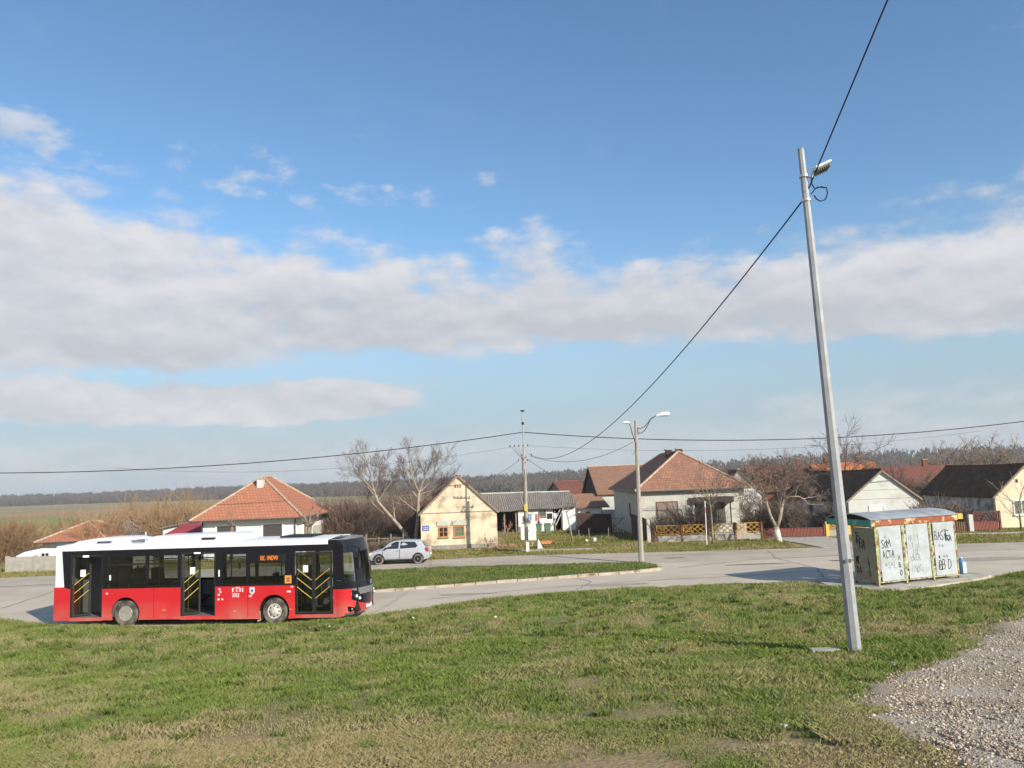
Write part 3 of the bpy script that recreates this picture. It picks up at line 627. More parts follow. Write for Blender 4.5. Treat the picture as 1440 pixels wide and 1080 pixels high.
# ------------------------------------------------------------------ camera, sun, sky, air
cam = bpy.data.cameras.new('camera'); co = bpy.data.objects.new('camera', cam); C.objects.link(co); S.camera = co
cam.sensor_width = 36; cam.lens = 28.0; cam.clip_end = 6000; cam.clip_start = .05
pt, rl = math.atan(132/1120), R_(2.2)
Fv = Vector((0, cos(pt), sin(pt))); U0 = Vector((0, -sin(pt), cos(pt))); R0 = Vector((1, 0, 0))
Rv = R0*cos(rl)-U0*sin(rl); Uv = U0*cos(rl)+R0*sin(rl)
mw = Matrix((Rv, Uv, -Fv)).transposed().to_4x4(); mw.translation = (0, 0, CAMZ); co.matrix_world = mw
sunaz = Vector((.65, -.76, 0)).normalized(); EL = R_(27)
sdir = Vector((sunaz.x*cos(EL), sunaz.y*cos(EL), sin(EL)))
sl = bpy.data.lights.new('sun', 'SUN'); sl.energy = 4.8; sl.angle = R_(.55); sl.color = (1, .91, .77)
so = bpy.data.objects.new('sun', sl); C.objects.link(so); so.rotation_euler = sdir.to_track_quat('Z', 'Y').to_euler(); so.location = (30, -30, 40)
W = bpy.data.worlds.new('World'); S.world = W; W.use_nodes = True; nt = W.node_tree; L = nt.links.new
SKT = (.84, 1.06, 1.17, 1); bg = nt.nodes['Background']; sky = _n(nt, 'ShaderNodeTexSky', sky_type='NISHITA'); sky.sun_disc = False
sky.sun_elevation = EL; sky.sun_rotation = math.atan2(sunaz.x, sunaz.y); sky.altitude = 100; sky.air_density = 1.; sky.dust_density = .6; sky.ozone_density = 1.6
def MA(op, a, b=None, c=None, clamp=False):
    n = _n(nt, 'ShaderNodeMath', operation=op, use_clamp=clamp)
    for i, v in enumerate((a, b, c)):
        if v is None: continue
        if isinstance(v, (int, float)): n.inputs[i].default_value = v
        else: L(v, n.inputs[i])
    return n.outputs[0]
tc = _n(nt, 'ShaderNodeTexCoord'); sx = _n(nt, 'ShaderNodeSeparateXYZ'); L(tc.outputs['Generated'], sx.inputs[0])
az = MA('ARCTAN2', sx.outputs[0], sx.outputs[1]); el = MA('ARCSINE', sx.outputs[2])
def SS(x, a, b, lo=0., hi=1.):
    n = _n(nt, 'ShaderNodeMapRange', interpolation_type='SMOOTHSTEP'); L(x, n.inputs[0]); n.inputs[1].default_value = a; n.inputs[2].default_value = b; n.inputs[3].default_value = lo; n.inputs[4].default_value = hi; return n.outputs[0]
def NZ(sa, se, off, det=8, rough=.55, sc=1.):
    cb = _n(nt, 'ShaderNodeCombineXYZ'); L(MA('MULTIPLY', az, sa), cb.inputs[0]); L(MA('MULTIPLY', el, se), cb.inputs[1]); cb.inputs[2].default_value = off
    n = _n(nt, 'ShaderNodeTexNoise'); n.inputs['Scale'].default_value = sc; n.inputs['Detail'].default_value = det; n.inputs['Roughness'].default_value = rough; L(cb.outputs[0], n.inputs['Vector']); return n.outputs[0]
n1 = NZ(5, 10.5, 1.3, 9, .56); n2 = NZ(11, 22, 7.1, 9, .58); n3 = NZ(3, 8, 4.4, 3) 
def NZo(sa, se, off, du, dv, det=8, rough=.6):
    cb = _n(nt, 'ShaderNodeCombineXYZ'); L(MA('MULTIPLY', MA('ADD', az, du), sa), cb.inputs[0]); L(MA('MULTIPLY', MA('ADD', el, dv), se), cb.inputs[1]); cb.inputs[2].default_value = off
    n = _n(nt, 'ShaderNodeTexNoise'); n.inputs['Scale'].default_value = 1; n.inputs['Detail'].default_value = det; n.inputs['Roughness'].default_value = rough; L(cb.outputs[0], n.inputs['Vector']); return n.outputs[0]
n4 = NZ(26, 60, 2.2, 7, .6); nn = MA('ADD', MA('ADD', MA('MULTIPLY', MA('SUBTRACT', n1, .5), 2.6), MA('MULTIPLY', MA('SUBTRACT', n4, .5), 1.0)), MA('MULTIPLY', MA('SUBTRACT', n2, .5), 2.9))
# relief: thickness here against thickness a little higher up, so tops catch the light
rel = MA('ADD', MA('MULTIPLY', MA('SUBTRACT', n1, NZo(5, 10.5, 1.3, .01, .018, 9, .56)), 2.6), MA('MULTIPLY', MA('SUBTRACT', n2, NZo(11, 22, 7.1, .004, .012, 9, .58)), 1.6))
# main bank of stratocumulus: ragged upper edge, flatter base
top = MA('ADD', SS(az, -.75, .15, .378, .285), SS(az, .45, .75, 0, .03)); bot = MA('ADD', SS(az, -.55, -.1, .115, .15), SS(az, .0, .7, 0, -.035))
up = SS(MA('SUBTRACT', top, el), -.1, .14, -1., 1.); dn = SS(MA('SUBTRACT', el, bot), -.025, .05, -1., 1.)
band = MA('MINIMUM', up, dn)
d1 = MA('ADD', MA('MULTIPLY', band, SS(az, -.1, .3, 1.15, 1.55)), nn)
a1 = SS(d1, -.35, .75)
# lower cumulus tongue on the left
t2 = MA('MINIMUM', SS(MA('ABSOLUTE', MA('SUBTRACT', el, .1)), .05, .0, -1., 1.), SS(az, -.03, -.2, -1.1, 1.1)); a2 = SS(MA('ADD', t2, MA('MULTIPLY', nn, 1.1)), -.25, .5, 0, .95)
# small puffs above the bank on the left, thin streaks low on the right
t3 = MA('MINIMUM', SS(MA('ABSOLUTE', MA('SUBTRACT', el, .37)), .075, .01, -1., .35), SS(az, .1, -.5, -1., .6)); a3 = SS(MA('ADD', t3, MA('MULTIPLY', nn, 1.3)), .0, .9, 0, .7)
t4 = MA('MINIMUM', SS(MA('ABSOLUTE', MA('SUBTRACT', el, .065)), .05, .005, -1., .5), SS(az, .05, .42, -1., 1.)); a4 = SS(MA('ADD', t4, MA('MULTIPLY', nn, .9)), -.3, .9, 0, .55)
t5 = SS(az, .3, .66, -1.5, -.15); a5 = SS(MA('ADD', t5, MA('MULTIPLY', nn, 1.3)), .0, 1.2, 0, .4)
a6 = SS(MA('ADD', SS(MA('ABSOLUTE', MA('SUBTRACT', el, .03)), .07, .0, -1., .5), MA('MULTIPLY', nn, .5)), -.9, .9, 0, .6)
al = MA('MAXIMUM', MA('MAXIMUM', MA('MAXIMUM', a1, a2), MA('MAXIMUM', a3, a4)), MA('MAXIMUM', a5, a6))
# cloud brightness: sunlit tops, greyer thick bases
th = SS(MA('ABSOLUTE', MA('SUBTRACT', el, MA('ADD', bot, .025))), .09, .01)
sh_ = MA('ADD', MA('MULTIPLY', th, .42), MA('SUBTRACT', MA('MULTIPLY', MA('SUBTRACT', n3, .4), .9), MA('MULTIPLY', rel, .95)))
cm = _n(nt, 'ShaderNodeMix', data_type='RGBA'); L(MA('MULTIPLY', MA('ADD', sh_, .25), 1., clamp=True), cm.inputs[0])
cm.inputs[6].default_value = (5.35, 5.25, 5.35, 1); cm.inputs[7].default_value = (3.8, 3.85, 4.15, 1)
mx = _n(nt, 'ShaderNodeMix', data_type='RGBA'); L(MA('MULTIPLY', al, .92), mx.inputs[0])
sk = _n(nt, 'ShaderNodeMix', data_type='RGBA', blend_type='MULTIPLY'); sk.inputs[0].default_value = 1; L(sky.outputs[0], sk.inputs[6]); sk.inputs[7].default_value = SKT
lo_ = _n(nt, 'ShaderNodeMix', data_type='RGBA'); L(SS(el, .33, .02, 0, .9), lo_.inputs[0]); L(sk.outputs[2], lo_.inputs[6]); lo_.inputs[7].default_value = (2.85, 3.55, 4.1, 1)
L(lo_.outputs[2], mx.inputs[6]); L(cm.outputs[2], mx.inputs[7]); L(mx.outputs[2], bg.inputs[0]); bg.inputs[1].default_value = .118
S.view_settings.view_transform = 'Standard'; S.view_settings.look = 'None'; S.view_settings.exposure = .33; S.view_settings.gamma = 1
mb = MB(); mb.box(-2500, 2500, -70, 2900, -8.5, 45); hz = mb.build('haze', mat('haze', (1, 1, 1)), uv=False); hz['kind'] = 'stuff'; hz['label'] = 'thin winter haze over the plain'
hm = hz.data.materials[0].node_tree; hm.nodes.clear(); ho = _n(hm, 'ShaderNodeOutputMaterial'); pv = _n(hm, 'ShaderNodeVolumePrincipled'); pv.inputs['Color'].default_value = (.8, .86, .93, 1); pv.inputs['Density'].default_value = .00027
pv.inputs['Anisotropy'].default_value = 0.
hm.links.new(pv.outputs[0], ho.inputs['Volume'])
S.cycles.volume_step_rate = 10; S.cycles.volume_bounces = 0; S.cycles.max_bounces = 8; S.cycles.transparent_max_bounces = 24

# ------------------------------------------------------------------ houses
def ring(mb, x0, x1, z0, z1, t, y0, y1, bottom=True):
    mb.box(x0, x0+t, y0, y1, z0, z1); mb.box(x1-t, x1, y0, y1, z0, z1); mb.box(x0+t, x1-t, y0, y1, z1-t, z1)
    if bottom: mb.box(x0+t, x1-t, y0, y1, z0, z0+t)
    return mb
def remap(mb, f): mb.v = [f(*v) for v in mb.v]; return mb
def window(par, x0, x1, z0, z1, frame='white_trim', pane='pane_dark', t=.08, y=0., f=None, bars=(1, 0), sill=True, name='window', out=.06, label=None):
    g = f or (lambda a, b, c: (a, b+y, c))
    mb = ring(MB(), x0, x1, z0, z1, t, -out, .03)
    for k in range(bars[0]): c = x0+(x1-x0)*(k+1)/(bars[0]+1); mb.box(c-t*.35, c+t*.35, -out*.7, .02, z0+t, z1-t)
    w = remap(mb, g).build(name, frame, par)
    if label: w['label'] = label
    remap(MB().box(x0+t, x1-t, -.02, .02, z0+t, z1-t), g).build('pane', pane, w)
    if bars[1]:
        mb = MB()
        for k in range(bars[1]): c = z0+(z1-z0)*(k+1)/(bars[1]+1); mb.box(x0+t, x1-t, -out*.7, .015, c-.02, c+.02)
        remap(mb, g).build('glazing_bar', frame, w)
    if sill: remap(MB().box(x0-.06, x1+.06, -.12, .03, z0-.06, z0-.002), g).build('sill', 'fascia' if frame != 'white_trim' else 'white_trim', w)
    return w
def gable_roof(par, W_, D_, ev, rg, m, ox=.3, oy=.3, th=.1, yb=None, cap='ridge_cap', sag=0.):
    """ridge along y, gable to the front; x centred"""
    hw = W_/2; sl_ = (rg-ev)/hw; e = (hw+ox, ev-sl_*ox)
    mb = MB()
    N = 8
    for sg in (-1, 1):
        for k in range(N):
            y0 = -oy+(D_+2*oy)*k/N; y1 = -oy+(D_+2*oy)*(k+1)/N
            s0 = -sag*sin(pi*k/N); s1 = -sag*sin(pi*(k+1)/N)
            mb.slab([(0, y0, rg+th+s0), (0, y1, rg+th+s1), (sg*e[0], y1, e[1]+th+s1*.7), (sg*e[0], y0, e[1]+th+s0*.7)], th*.9)
    r = mb.build('roof', m, par)
    mb = MB()
    for k in range(N):
        y0 = -oy-.02+(D_+2*oy+.04)*k/N; y1 = -oy-.02+(D_+2*oy+.04)*(k+1)/N
        mb.tube([(0, y0, rg+th-.02-sag*sin(pi*k/N)), (0, y1, rg+th-.02-sag*sin(pi*(k+1)/N))], .1, 6)
    mb.build('ridge', cap, r)
    mb = MB()
    for sg in (-1, 1): mb.slab([(0, -oy-.03, rg+th-.06), (0, -oy-.005, rg+th-.06), (sg*e[0], -oy-.005, e[1]+th-.06), (sg*e[0], -oy-.03, e[1]+th-.06)], .12)
    mb.build('verge_board', 'wood_grey', r)
    return r
def gable_walls(par, W_, D_, ev, rg, m, side=None, base=None):
    hw = W_/2; P5 = [(-hw, -1.2), (hw, -1.2), (hw, ev), (0, rg), (-hw, ev)]
    if side:
        MB().prism(P5, 0, .25, 'y').build('gable_wall', m, par)
        MB().prism([(-hw+.004, -1.2), (hw-.004, -1.2), (hw-.004, ev-.02), (0, rg-.03), (-hw+.004, ev-.02)], .25, D_, 'y').build('side_wall', side, par)
    else: MB().prism(P5, 0, D_, 'y').build('wall', m, par)
def hip_roof(par, x0, x1, y0, y1, ev, rg, m, o=.45, cap='ridge_cap', r0=None, r1=None, th=.12):
    X0, X1, Y0, Y1 = x0-o, x1+o, y0-o, y1+o; cx = (X0+X1)/2; hw = (X1-X0)/2
    ya = r0 if r0 is not None else Y0+hw; yb = r1 if r1 is not None else Y1-hw
    A, B, Cc, Dd = (X0, Y0, ev), (X1, Y0, ev), (X1, Y1, ev), (X0, Y1, ev); E_, F_ = (cx, ya, rg), (cx, yb, rg)
    mb = MB(); mb.quad(A, B, E_); mb.quad(B, Cc, F_, E_); mb.quad(Cc, Dd, F_); mb.quad(Dd, A, E_, F_)
    r = mb.build('roof', m, par)
    mb = MB()
    for a, b in ((A, E_), (B, E_), (Cc, F_), (Dd, F_), (E_, F_)):
        a, b = Vector(a), Vector(b); n_ = max(2, int((b-a).length/.4))
        for k in range(n_): mb.tube([a+(b-a)*(k/n_)+Vector((0, 0, .02)), a+(b-a)*((k+.95)/n_)+Vector((0, 0, .05))], [.1, .085], 6)
    mb.build('ridge', cap, r)
    mb = MB(); ring2 = [(X0, Y0), (X1, Y0), (X1, Y1), (X0, Y1)]; n_ = inset(ring2, o-.02)
    for i in range(4):
        j = (i+1) % 4; mb.quad((*ring2[i], ev-.01), (*ring2[j], ev-.01), (*n_[j], ev-.03), (*n_[i], ev-.03))
    mb.build('eaves', 'fascia', r)
    mb = MB()
    for i in range(4):
        a, b = ring2[i], ring2[(i+1) % 4]; mb.tube([(*a, ev-.04), (*b, ev-.04)], .065, 6)
    mb.build('gutter', 'gutter', r)
    return r
def chimney(par, x, y, z0, z1, w=.45, m='plaster_pale', cap=True, label=None):
    c = MB().box(x-w/2, x+w/2, y-w/2, y+w/2, z0, z1).build('chimney', m, par)
    if cap: MB().box(x-w/2-.06, x+w/2+.06, y-w/2-.06, y+w/2+.06, z1+.002, z1+.08).build('chimney_cap', 'concrete', c)
    return c

# cream gabled cottage
h = thing('cottage', 'crumbling cream gabled cottage with two small brown windows behind the silver car', 'house', (-4.4, 60.95, 0), R_(4.6))
gable_walls(h, 5.75, 9, 2.72, 5.4, 'plaster_cream'); r = gable_roof(h, 5.75, 9, 2.72, 5.45, 'tile_old', ox=.18, oy=.12, sag=.08)
MB().box(-2.9, 2.9, -.05, -.002, -.3, .28).build('plinth', 'grey_base', h)
MB().box(-2.87, 2.87, -.045, -.002, 2.66, 2.72).build('cornice', 'fascia', h)
w = window(h, -1.57, -.83, .86, 1.66, 'wood_orange', 'pane_dark', .09, bars=(1, 1)); w['label'] = 'left window with open brown casements'
w = window(h, -.42, .40, .84, 1.68, 'wood_orange', 'pane_green', .09, bars=(0, 1)); w['label'] = 'right window with greenish pane'
for x0, x1 in ((-1.68, -.78), (-.5, .75)): MB().box(x0, x1, -.07, -.002, 1.72, 2.08).build('window_hood', 'plaster_grey', h)
MB().box(-.02, .06, -.25, -.06, .88, 1.62).build('casement', 'wood_brown', h) if False else None
s_ = MB().box(-2.75, -2.25, -.05, -.003, 1.42, 1.78).build('street_sign', 'blue_sticker', h); s_['label'] = 'dark blue enamel street name sign with white lines'
for z, n_ in ((1.66, 6), (1.52, 8)):
    mb = MB()
    for k in range(n_):
        x = -2.7+.4*(k+.5)/n_; mb.box(x-.015, x+.015, -.056, -.051, z-.04, z+.04)
    mb.build('lettering', 'white_sticker', s_)
mb = MB(); 
for k in range(3): mb.box(-.25+k*.18, -.15+k*.18, -.02, -.003, 4.5, 4.75)
mb.build('attic_vent', 'brick', h)

# white house with orange hipped roof
h = thing('white_house', 'white house with bright orange hipped tile roof standing behind the red bus', 'house', (-23.1, 59, 0), R_(1.2))
MB().box(0, 6.9, 0, 9.3, -1.5, 2.86).build('wall', 'plaster_white', h)
r = hip_roof(h, 0, 6.9, 0, 9.3, 2.86, 5.9, 'tile_orange', o=.65)
chimney(r, 3.55, 2.6, 3.9, 5.75, .48)
for x0, x1 in ((1.0, 2.65), (4.35, 6.0)):
    w = window(h, x0, x1, 1.3, 2.52, 'white_trim', 'shutter', .13, bars=(0, 0))
MB().tube([(6.83, -.1, 2.8), (6.83, -.1, -.5)], .045, 8).build('downpipe', 'gutter', h)
MB().tube([(.1, -.1, 2.8), (.1, -.1, -.5)], .045, 8).build('downpipe', 'gutter', h)
fr = lambda X: (lambda u, y, z: (X-y, u, z))
window(h, 2.0, 3.0, 1.05, 2.35, 'white_trim', 'shutter_tan', .08, f=fr(6.9), bars=(0, 0))
remap(MB().box(5.2, 8.8, -.02, 0, .2, 1.9), fr(6.9)).build('bare_render_patch', 'plaster_grey', h)
h = thing('lean_to', 'low white annex under dark red metal roofing at the left of the white house', 'shed', (-26.5, 60.2, 0), R_(1))
MB().box(0, 2.7, .3, 3.2, -1.5, 1.6).build('wall', 'plaster_white', h)
MB().slab([(-.2, -.1, 1.72), (2.9, -.1, 1.72), (3.0, 2.9, 2.55), (.5, 2.9, 2.55)], .06).build('roof', 'metal_red', h)
h = thing('outbuilding', 'white outbuilding with a shallow roof just behind the red metal lean-to', 'shed', (-27.1, 66, -.3), 0)
MB().prism([(-1.9, -2), (3.4, -2), (3.4, 3.3), (-1.9, 2.35)], 0, 5, 'y').build('wall', 'plaster_white', h)
MB().slab([(-2.1, -.3, 2.45), (3.6, -.3, 3.42), (3.6, 5.3, 3.42), (-2.1, 5.3, 2.45)], .1).build('roof', 'asbestos', h)

# houses lower down on the far left
h = thing('farmhouse', 'old farmhouse with sagging orange tile roof and grey hipped end at the far left', 'house', (-42.6, 72, -2.6), R_(2))
MB().box(.2, 5.6, 0, 7, -1.5, 3.5).build('wall', 'plaster_pale', h)
r = hip_roof(h, .2, 5.6, 0, 7, 3.6, 5.15, 'tile_orange', o=.5)
h = thing('barn', 'grey roofed barn right behind the rear end of the bus', 'barn', (-37.4, 76, -2.6), R_(8))
MB().box(-2.2, 2.4, 0, 6, -1.5, 3.2).build('wall', 'wood_grey', h); hip_roof(h, -2.2, 2.4, 0, 6, 3.2, 5.3, 'asbestos', o=.3, cap='gutter')
h = thing('garden_shed', 'small white shed with curved top behind the concrete wall at the far left', 'shed', (-37.6, 62, -.3), 0)
MB().prism([(-.9, -1), (2.2, -1), (2.2, 1.45), (1.2, 1.5), (-.2, 1.25), (-.9, .9)], 0, 2.5, 'y').build('wall', 'plaster_white', h)
MB().prism([(-1.0, .9), (-.2, 1.27), (1.2, 1.52), (2.3, 1.47), (2.3, 1.53), (1.2, 1.6), (-.25, 1.35), (-1.05, .98)], -.15, 2.65, 'y').build('roof', 'gutter', h)
window(h, 1.0, 1.7, .5, 1.1, 'white_trim', 'pane_dark', .06)
h = thing('concrete_wall', 'low grey concrete panel wall beside the road at the far left', 'wall', (-35.0, 55.4, 0), R_(-1.5))
mb = MB(); x = 0
while x < 9: mb.box(x, x+1.96, 0, .12, -.2, 1.02+.03*sin(x*3)); x += 2
mb.build('panel', 'concrete', h); mb = MB(); x = 0
while x <= 10: mb.box(x-.1, x+.06, -.05, .16, -.2, 1.1); x += 2
mb.build('pier', 'concrete', h)

# grey house with old hipped roof and porch
h = thing('porch_house', 'pale grey house with weathered red hipped roof and porch behind the yellow fence', 'house', (9.65, 63, 0), R_(.3))
mb = MB(); mb.box(0, 4.25, 0, 16, -1, 3.68); mb.box(4.251, 8.2, 1.7, 15.99, -1, 3.679); mb.box(4.251, 8.2, 0, 1.699, 3.05, 3.678); mb.box(7.1, 7.5, .02, .4, -1, 3.049); mb.box(4.251, 8.2, .02, .16, -1, .95)
mb.build('wall', 'plaster_grey', h)
MB().box(3.85, 7.3, -.25, .02, 2.62, 3.02).build('porch_awning', 'wood_dark', h)
r = hip_roof(h, 0, 8.2, 0, 16, 3.68, 6.75, 'tile_old', o=.42, r0=4.1, r1=12)
for y, x in ((5.0, 4.35), (6.3, 3.7)): chimney(r, x, y, 5.9, 6.98, .5, 'brick_brown')
window(h, 1.25, 2.95, 1.5, 2.82, 'wood_brown', 'shutter_tan', .07, bars=(1, 0))
window(h, 5.6, 6.35, 1.45, 2.5, 'wood_brown', 'shutter_tan', .07, y=1.7, bars=(1, 0))
MB().box(4.5, 5.3, 1.62, 1.698, .1, 2.4).build('door', 'wood_brown', h); d_ = MB().box(6.5, 7.05, 1.62, 1.698, .1, 2.5).build('door', 'gutter', h); d_['label'] = 'dark grey door at the right of the porch'
window(h, 5.2, 5.6, 1.4, 2.6, 'gutter', 'pane_dark', .05, f=lambda u, y, z: (y, u, z), bars=(0, 0), sill=False)
MB().tube([(-.3, -.35, 3.6), (-.08, -.08, 3.3), (-.08, -.08, 0)], .05, 8).build('downpipe', 'gutter', h)
# tan roofed house behind, ridge parallel to the street
h = thing('tan_roof_house', 'house with broad tan tile roof and brick gable behind the porch house', 'house', (8.3, 89.5, -.5), R_(-90+2))
# local front faces left of the picture after the turn
Wd = 13; 
gable_walls(h, Wd, 10, 3.6, 6.4, 'brick_brown', side='plaster_pale'); gable_roof(h, Wd, 10, 3.6, 6.45, 'tile_tan', ox=.3, oy=.2)
mb = MB()
for k in range(5): mb.box(-6.62, -6.5, .5+.22*k, .62+.22*k, 3.12, 3.3)
mb.build('brick_vent', 'brick', h)
# long asbestos shed and whitewashed summer kitchen
h = thing('long_shed', 'long low shed with grey corrugated asbestos roof across the yard', 'shed', (0, 76, 0), 0)
mb = MB(); mb.box(0.1, 3.4, .2, 4, -.5, 2.1); mb.box(4.3, 5.5, .2, 4, -.5, 2.15); mb.build('wall', 'plaster_white', h)
MB().box(-2.6, 5.4, 3.9, 4.1, -.5, 2.6).build('back_wall', 'wood_dark', h)
mb = MB()
for x in (-2.5, -1.2, -.1): mb.box(x-.07, x+.07, .15, .3, -.5, 2.05)
mb.box(3.5, 3.62, .15, .27, -.5, 2.1); mb.build('post', 'wood_grey', h)
mb = MB()
for x in (.0, .3): mb.tube([(3.3+x, .1, .5), (4.1+x, .1, 2.05)], .05, 5)
mb.build('brace', 'plaster_pale', h)
mb = MB(); n_ = 14
for k in range(n_):
    a = -3.2+8.8*k/n_; b = -3.2+8.8*(k+1)/n_; wz = lambda x: .05*sin(x*1.3)+.03*sin(x*3.1)
    mb.slab([(a, -.25, 2.0+.025*(a+3.2)+wz(a)), (b, -.25, 2.0+.025*(b+3.2)+wz(b)), (b-.35, 3.2, 3.62+wz(b)-.01*(b)), (a-.35, 3.2, 3.62+wz(a)-.01*a)], .05)
mb.slab([(5.6, -.25, 2.2), (6.1, 3.2, 2.3), (5.25, 3.2, 3.55)], .05)
mb.slab([(-3.5, 3.2, 3.6), (5.2, 3.2, 3.5), (5.6, 6.2, 2.2), (-3.5, 6.2, 2.2)], .05)
r = mb.build('roof', 'asbestos', h); MB().tube([(-3.5, 3.2, 3.68), (5.25, 3.2, 3.58)], .07, 6).build('ridge', 'plaster_pale', r)
window(h, 2.05, 2.75, 1.35, 1.95, 'wood_grey', 'pane_green', .06, y=.2); window(h, .55, 1.25, .9, 1.5, 'wood_grey', 'pane_dark', .06, y=.2)
# things in the yard
t = thing('clothes_line', 'clothes line with pink and dark washing hung before the whitewashed shed', 'clothes line', (2.2, 74.4, 0), 0)
MB().tube([(-1.4, 0, 1.75), (0, 0, 1.65), (1.9, 0, 1.8)], .012, 4).build('cord', 'cable', t)
for x in (-1.4, 1.9): MB().tube([(x, 0, -.2), (x, 0, 1.85)], .04, 6).build('post', 'wood_grey', t)
def cloth(x, w_, l, z, m, lab, nm='garment'):
    mb = MB(); n_ = 6
    for k in range(n_):
        a, b = x+w_*k/n_, x+w_*(k+1)/n_; mb.slab([(a, .03*sin(k*2), z), (b, .03*sin(k*2+2), z), (b, .04*sin(k*2+3), z-l), (a, .04*sin(k*2+1), z-l*.97)], .01)
    o = mb.build(nm, m, loc=(2.2, 74.4, 0)); tag(o, lab, 'laundry', 'washing on the yard line')
cloth(-.55, .42, .62, 1.68, 'cloth_pink', 'pink shirt hanging on the clothes line'); cloth(-.35, .22, .7, 1.05, 'cloth_dark', 'dark trousers hanging below the pink shirt')
cloth(.55, .5, .5, 1.7, 'cloth_dark', 'square black cloth hanging on the right of the clothes line'); cloth(-1.25, .4, .6, 1.72, 'cloth_blue', 'pale blue cloth hanging leftmost on the clothes line'); cloth(1.15, .3, .45, 1.72, 'cloth_white', 'white towel at the right end of the clothes line')
for k, (x, l) in enumerate(((1.95, 'green wheelie bin under the pink washing'), (2.75, 'green wheelie bin nearest the dark shed opening'))):
    t = thing('wheelie_bin', l, 'bin', (x, 73.6, -.05), R_(5*k), 'green bins in the yard')
    MB().prism([(-.2, 0), (.2, 0), (.27, .85), (-.27, .85)], -.25, .25, 'y').build('body', 'green_bin', t); MB().prism([(-.3, .855), (.3, .855), (.26, .93), (-.26, .93)], -.3, .3, 'y').build('lid', 'green_bin', t)
    for sx_ in (-.2, .2): MB().lathe([(.1, -.03), (.1, .03)], (sx_, .27, .1), 'x', 12).build('wheel', 'rubber', t)
h = thing('low_shed', 'low shed with mossy brown roof and tiny window left of the porch house', 'shed', (6.0, 80, -.2), 0)
MB().box(.1, 2.4, .3, 4, -.5, 2.1).build('wall', 'plaster_white', h); MB().slab([(-.2, -.2, 2.15), (3.2, -.2, 2.15), (2.6, 4, 3.4), (-.6, 4, 3.4)], .12).build('roof', 'tile_tan', h)
window(h, .8, 1.3, 1.35, 1.75, 'white_trim', 'pane_dark', .05, y=.3)
t = thing('brick_wall', 'dark brown brick garden wall at the back of the yard', 'wall', (5.2, 70.3, 0), R_(-3))
MB().prism([(0, -.6), (3.0, -.6), (3.0, 1.65), (0, 1.85)], 0, .25, 'y').build('masonry', 'brick_brown', t)
t = thing('plank_gate', 'pale broken plank gate between brick wall and porch house', 'gate', (8.15, 70.4, 0), 0)
mb = MB()
for k in range(5): mb.box(k*.24, k*.24+.13, 0, .04, 0, 1.55+.1*sin(k*5))
mb.build('planks', 'plaster_pale', t); MB().tube([(0, -.04, .3), (1.1, -.04, 1.3)], .03, 5).build('brace', 'wood_grey', t); MB().box(-.02, 1.15, .045, .09, 1.2, 1.3).build('rail', 'wood_grey', t)
h = thing('field_barn', 'small brown roofed barn alone in the field beyond the long shed', 'barn', (5.2, 108, -1.2), R_(-70))
gable_walls(h, 5, 3.4, 4.1, 5.5, 'wood_grey'); gable_roof(h, 5, 3.4, 4.1, 5.5, 'tile_red', ox=.4, oy=.2, cap='tile_red')

# long dark roofed house with white gable
h = thing('white_gable_house', 'long house with mossy dark roof and white plastered gable behind the bus shelter', 'house', (27.74, 61, 0), R_(-.5))
gable_walls(h, 5.3, 15, 2.5, 4.55, 'plaster_pale', side='plaster_peel'); gable_roof(h, 5.3, 15, 2.5, 4.6, 'tile_dark', ox=.25, oy=.18, sag=.1, cap='tile_dark')
mb = MB(); 
for z in (2.48, 3.15, 3.75): mb.box(-(4.55-z)*1.25, (4.55-z)*1.25, -.03, -.002, z, z+.03)
mb.build('plaster_band', 'plaster_grey', h)
window(h, -1.15, 0, 1.1, 2.02, 'white_trim', 'shutter_white', .06, bars=(0, 0))
for y0 in (3.5, 7.5, 11): window(h, y0, y0+.8, .8, 1.9, 'wood_grey', 'pane_dark', .06, f=lambda u, y, z: (-2.65+y, u, z))
# right cream house
h = thing('yellow_gable_house', 'cream gabled house with very dark roof at the right edge', 'house', (38.5, 60.8, 0), R_(-.5))
gable_walls(h, 4.9, 11, 2.42, 4.55, 'plaster_yellow', side='plaster_peel'); gable_roof(h, 4.9, 11, 2.42, 4.6, 'tile_dark', ox=.25, oy=.15, cap='tile_dark', sag=.06)
window(h, -1.15, .1, .9, 2.0, 'white_trim', 'pane_green', .07); MB().box(-.75, -.6, -.03, -.002, 3.3, 3.55).build('attic_vent', 'wood_dark', h)
MB().box(-2.46, -2.3, -.04, -.003, -.4, 2.42).build('corner_pilaster', 'plaster_yellow', h)
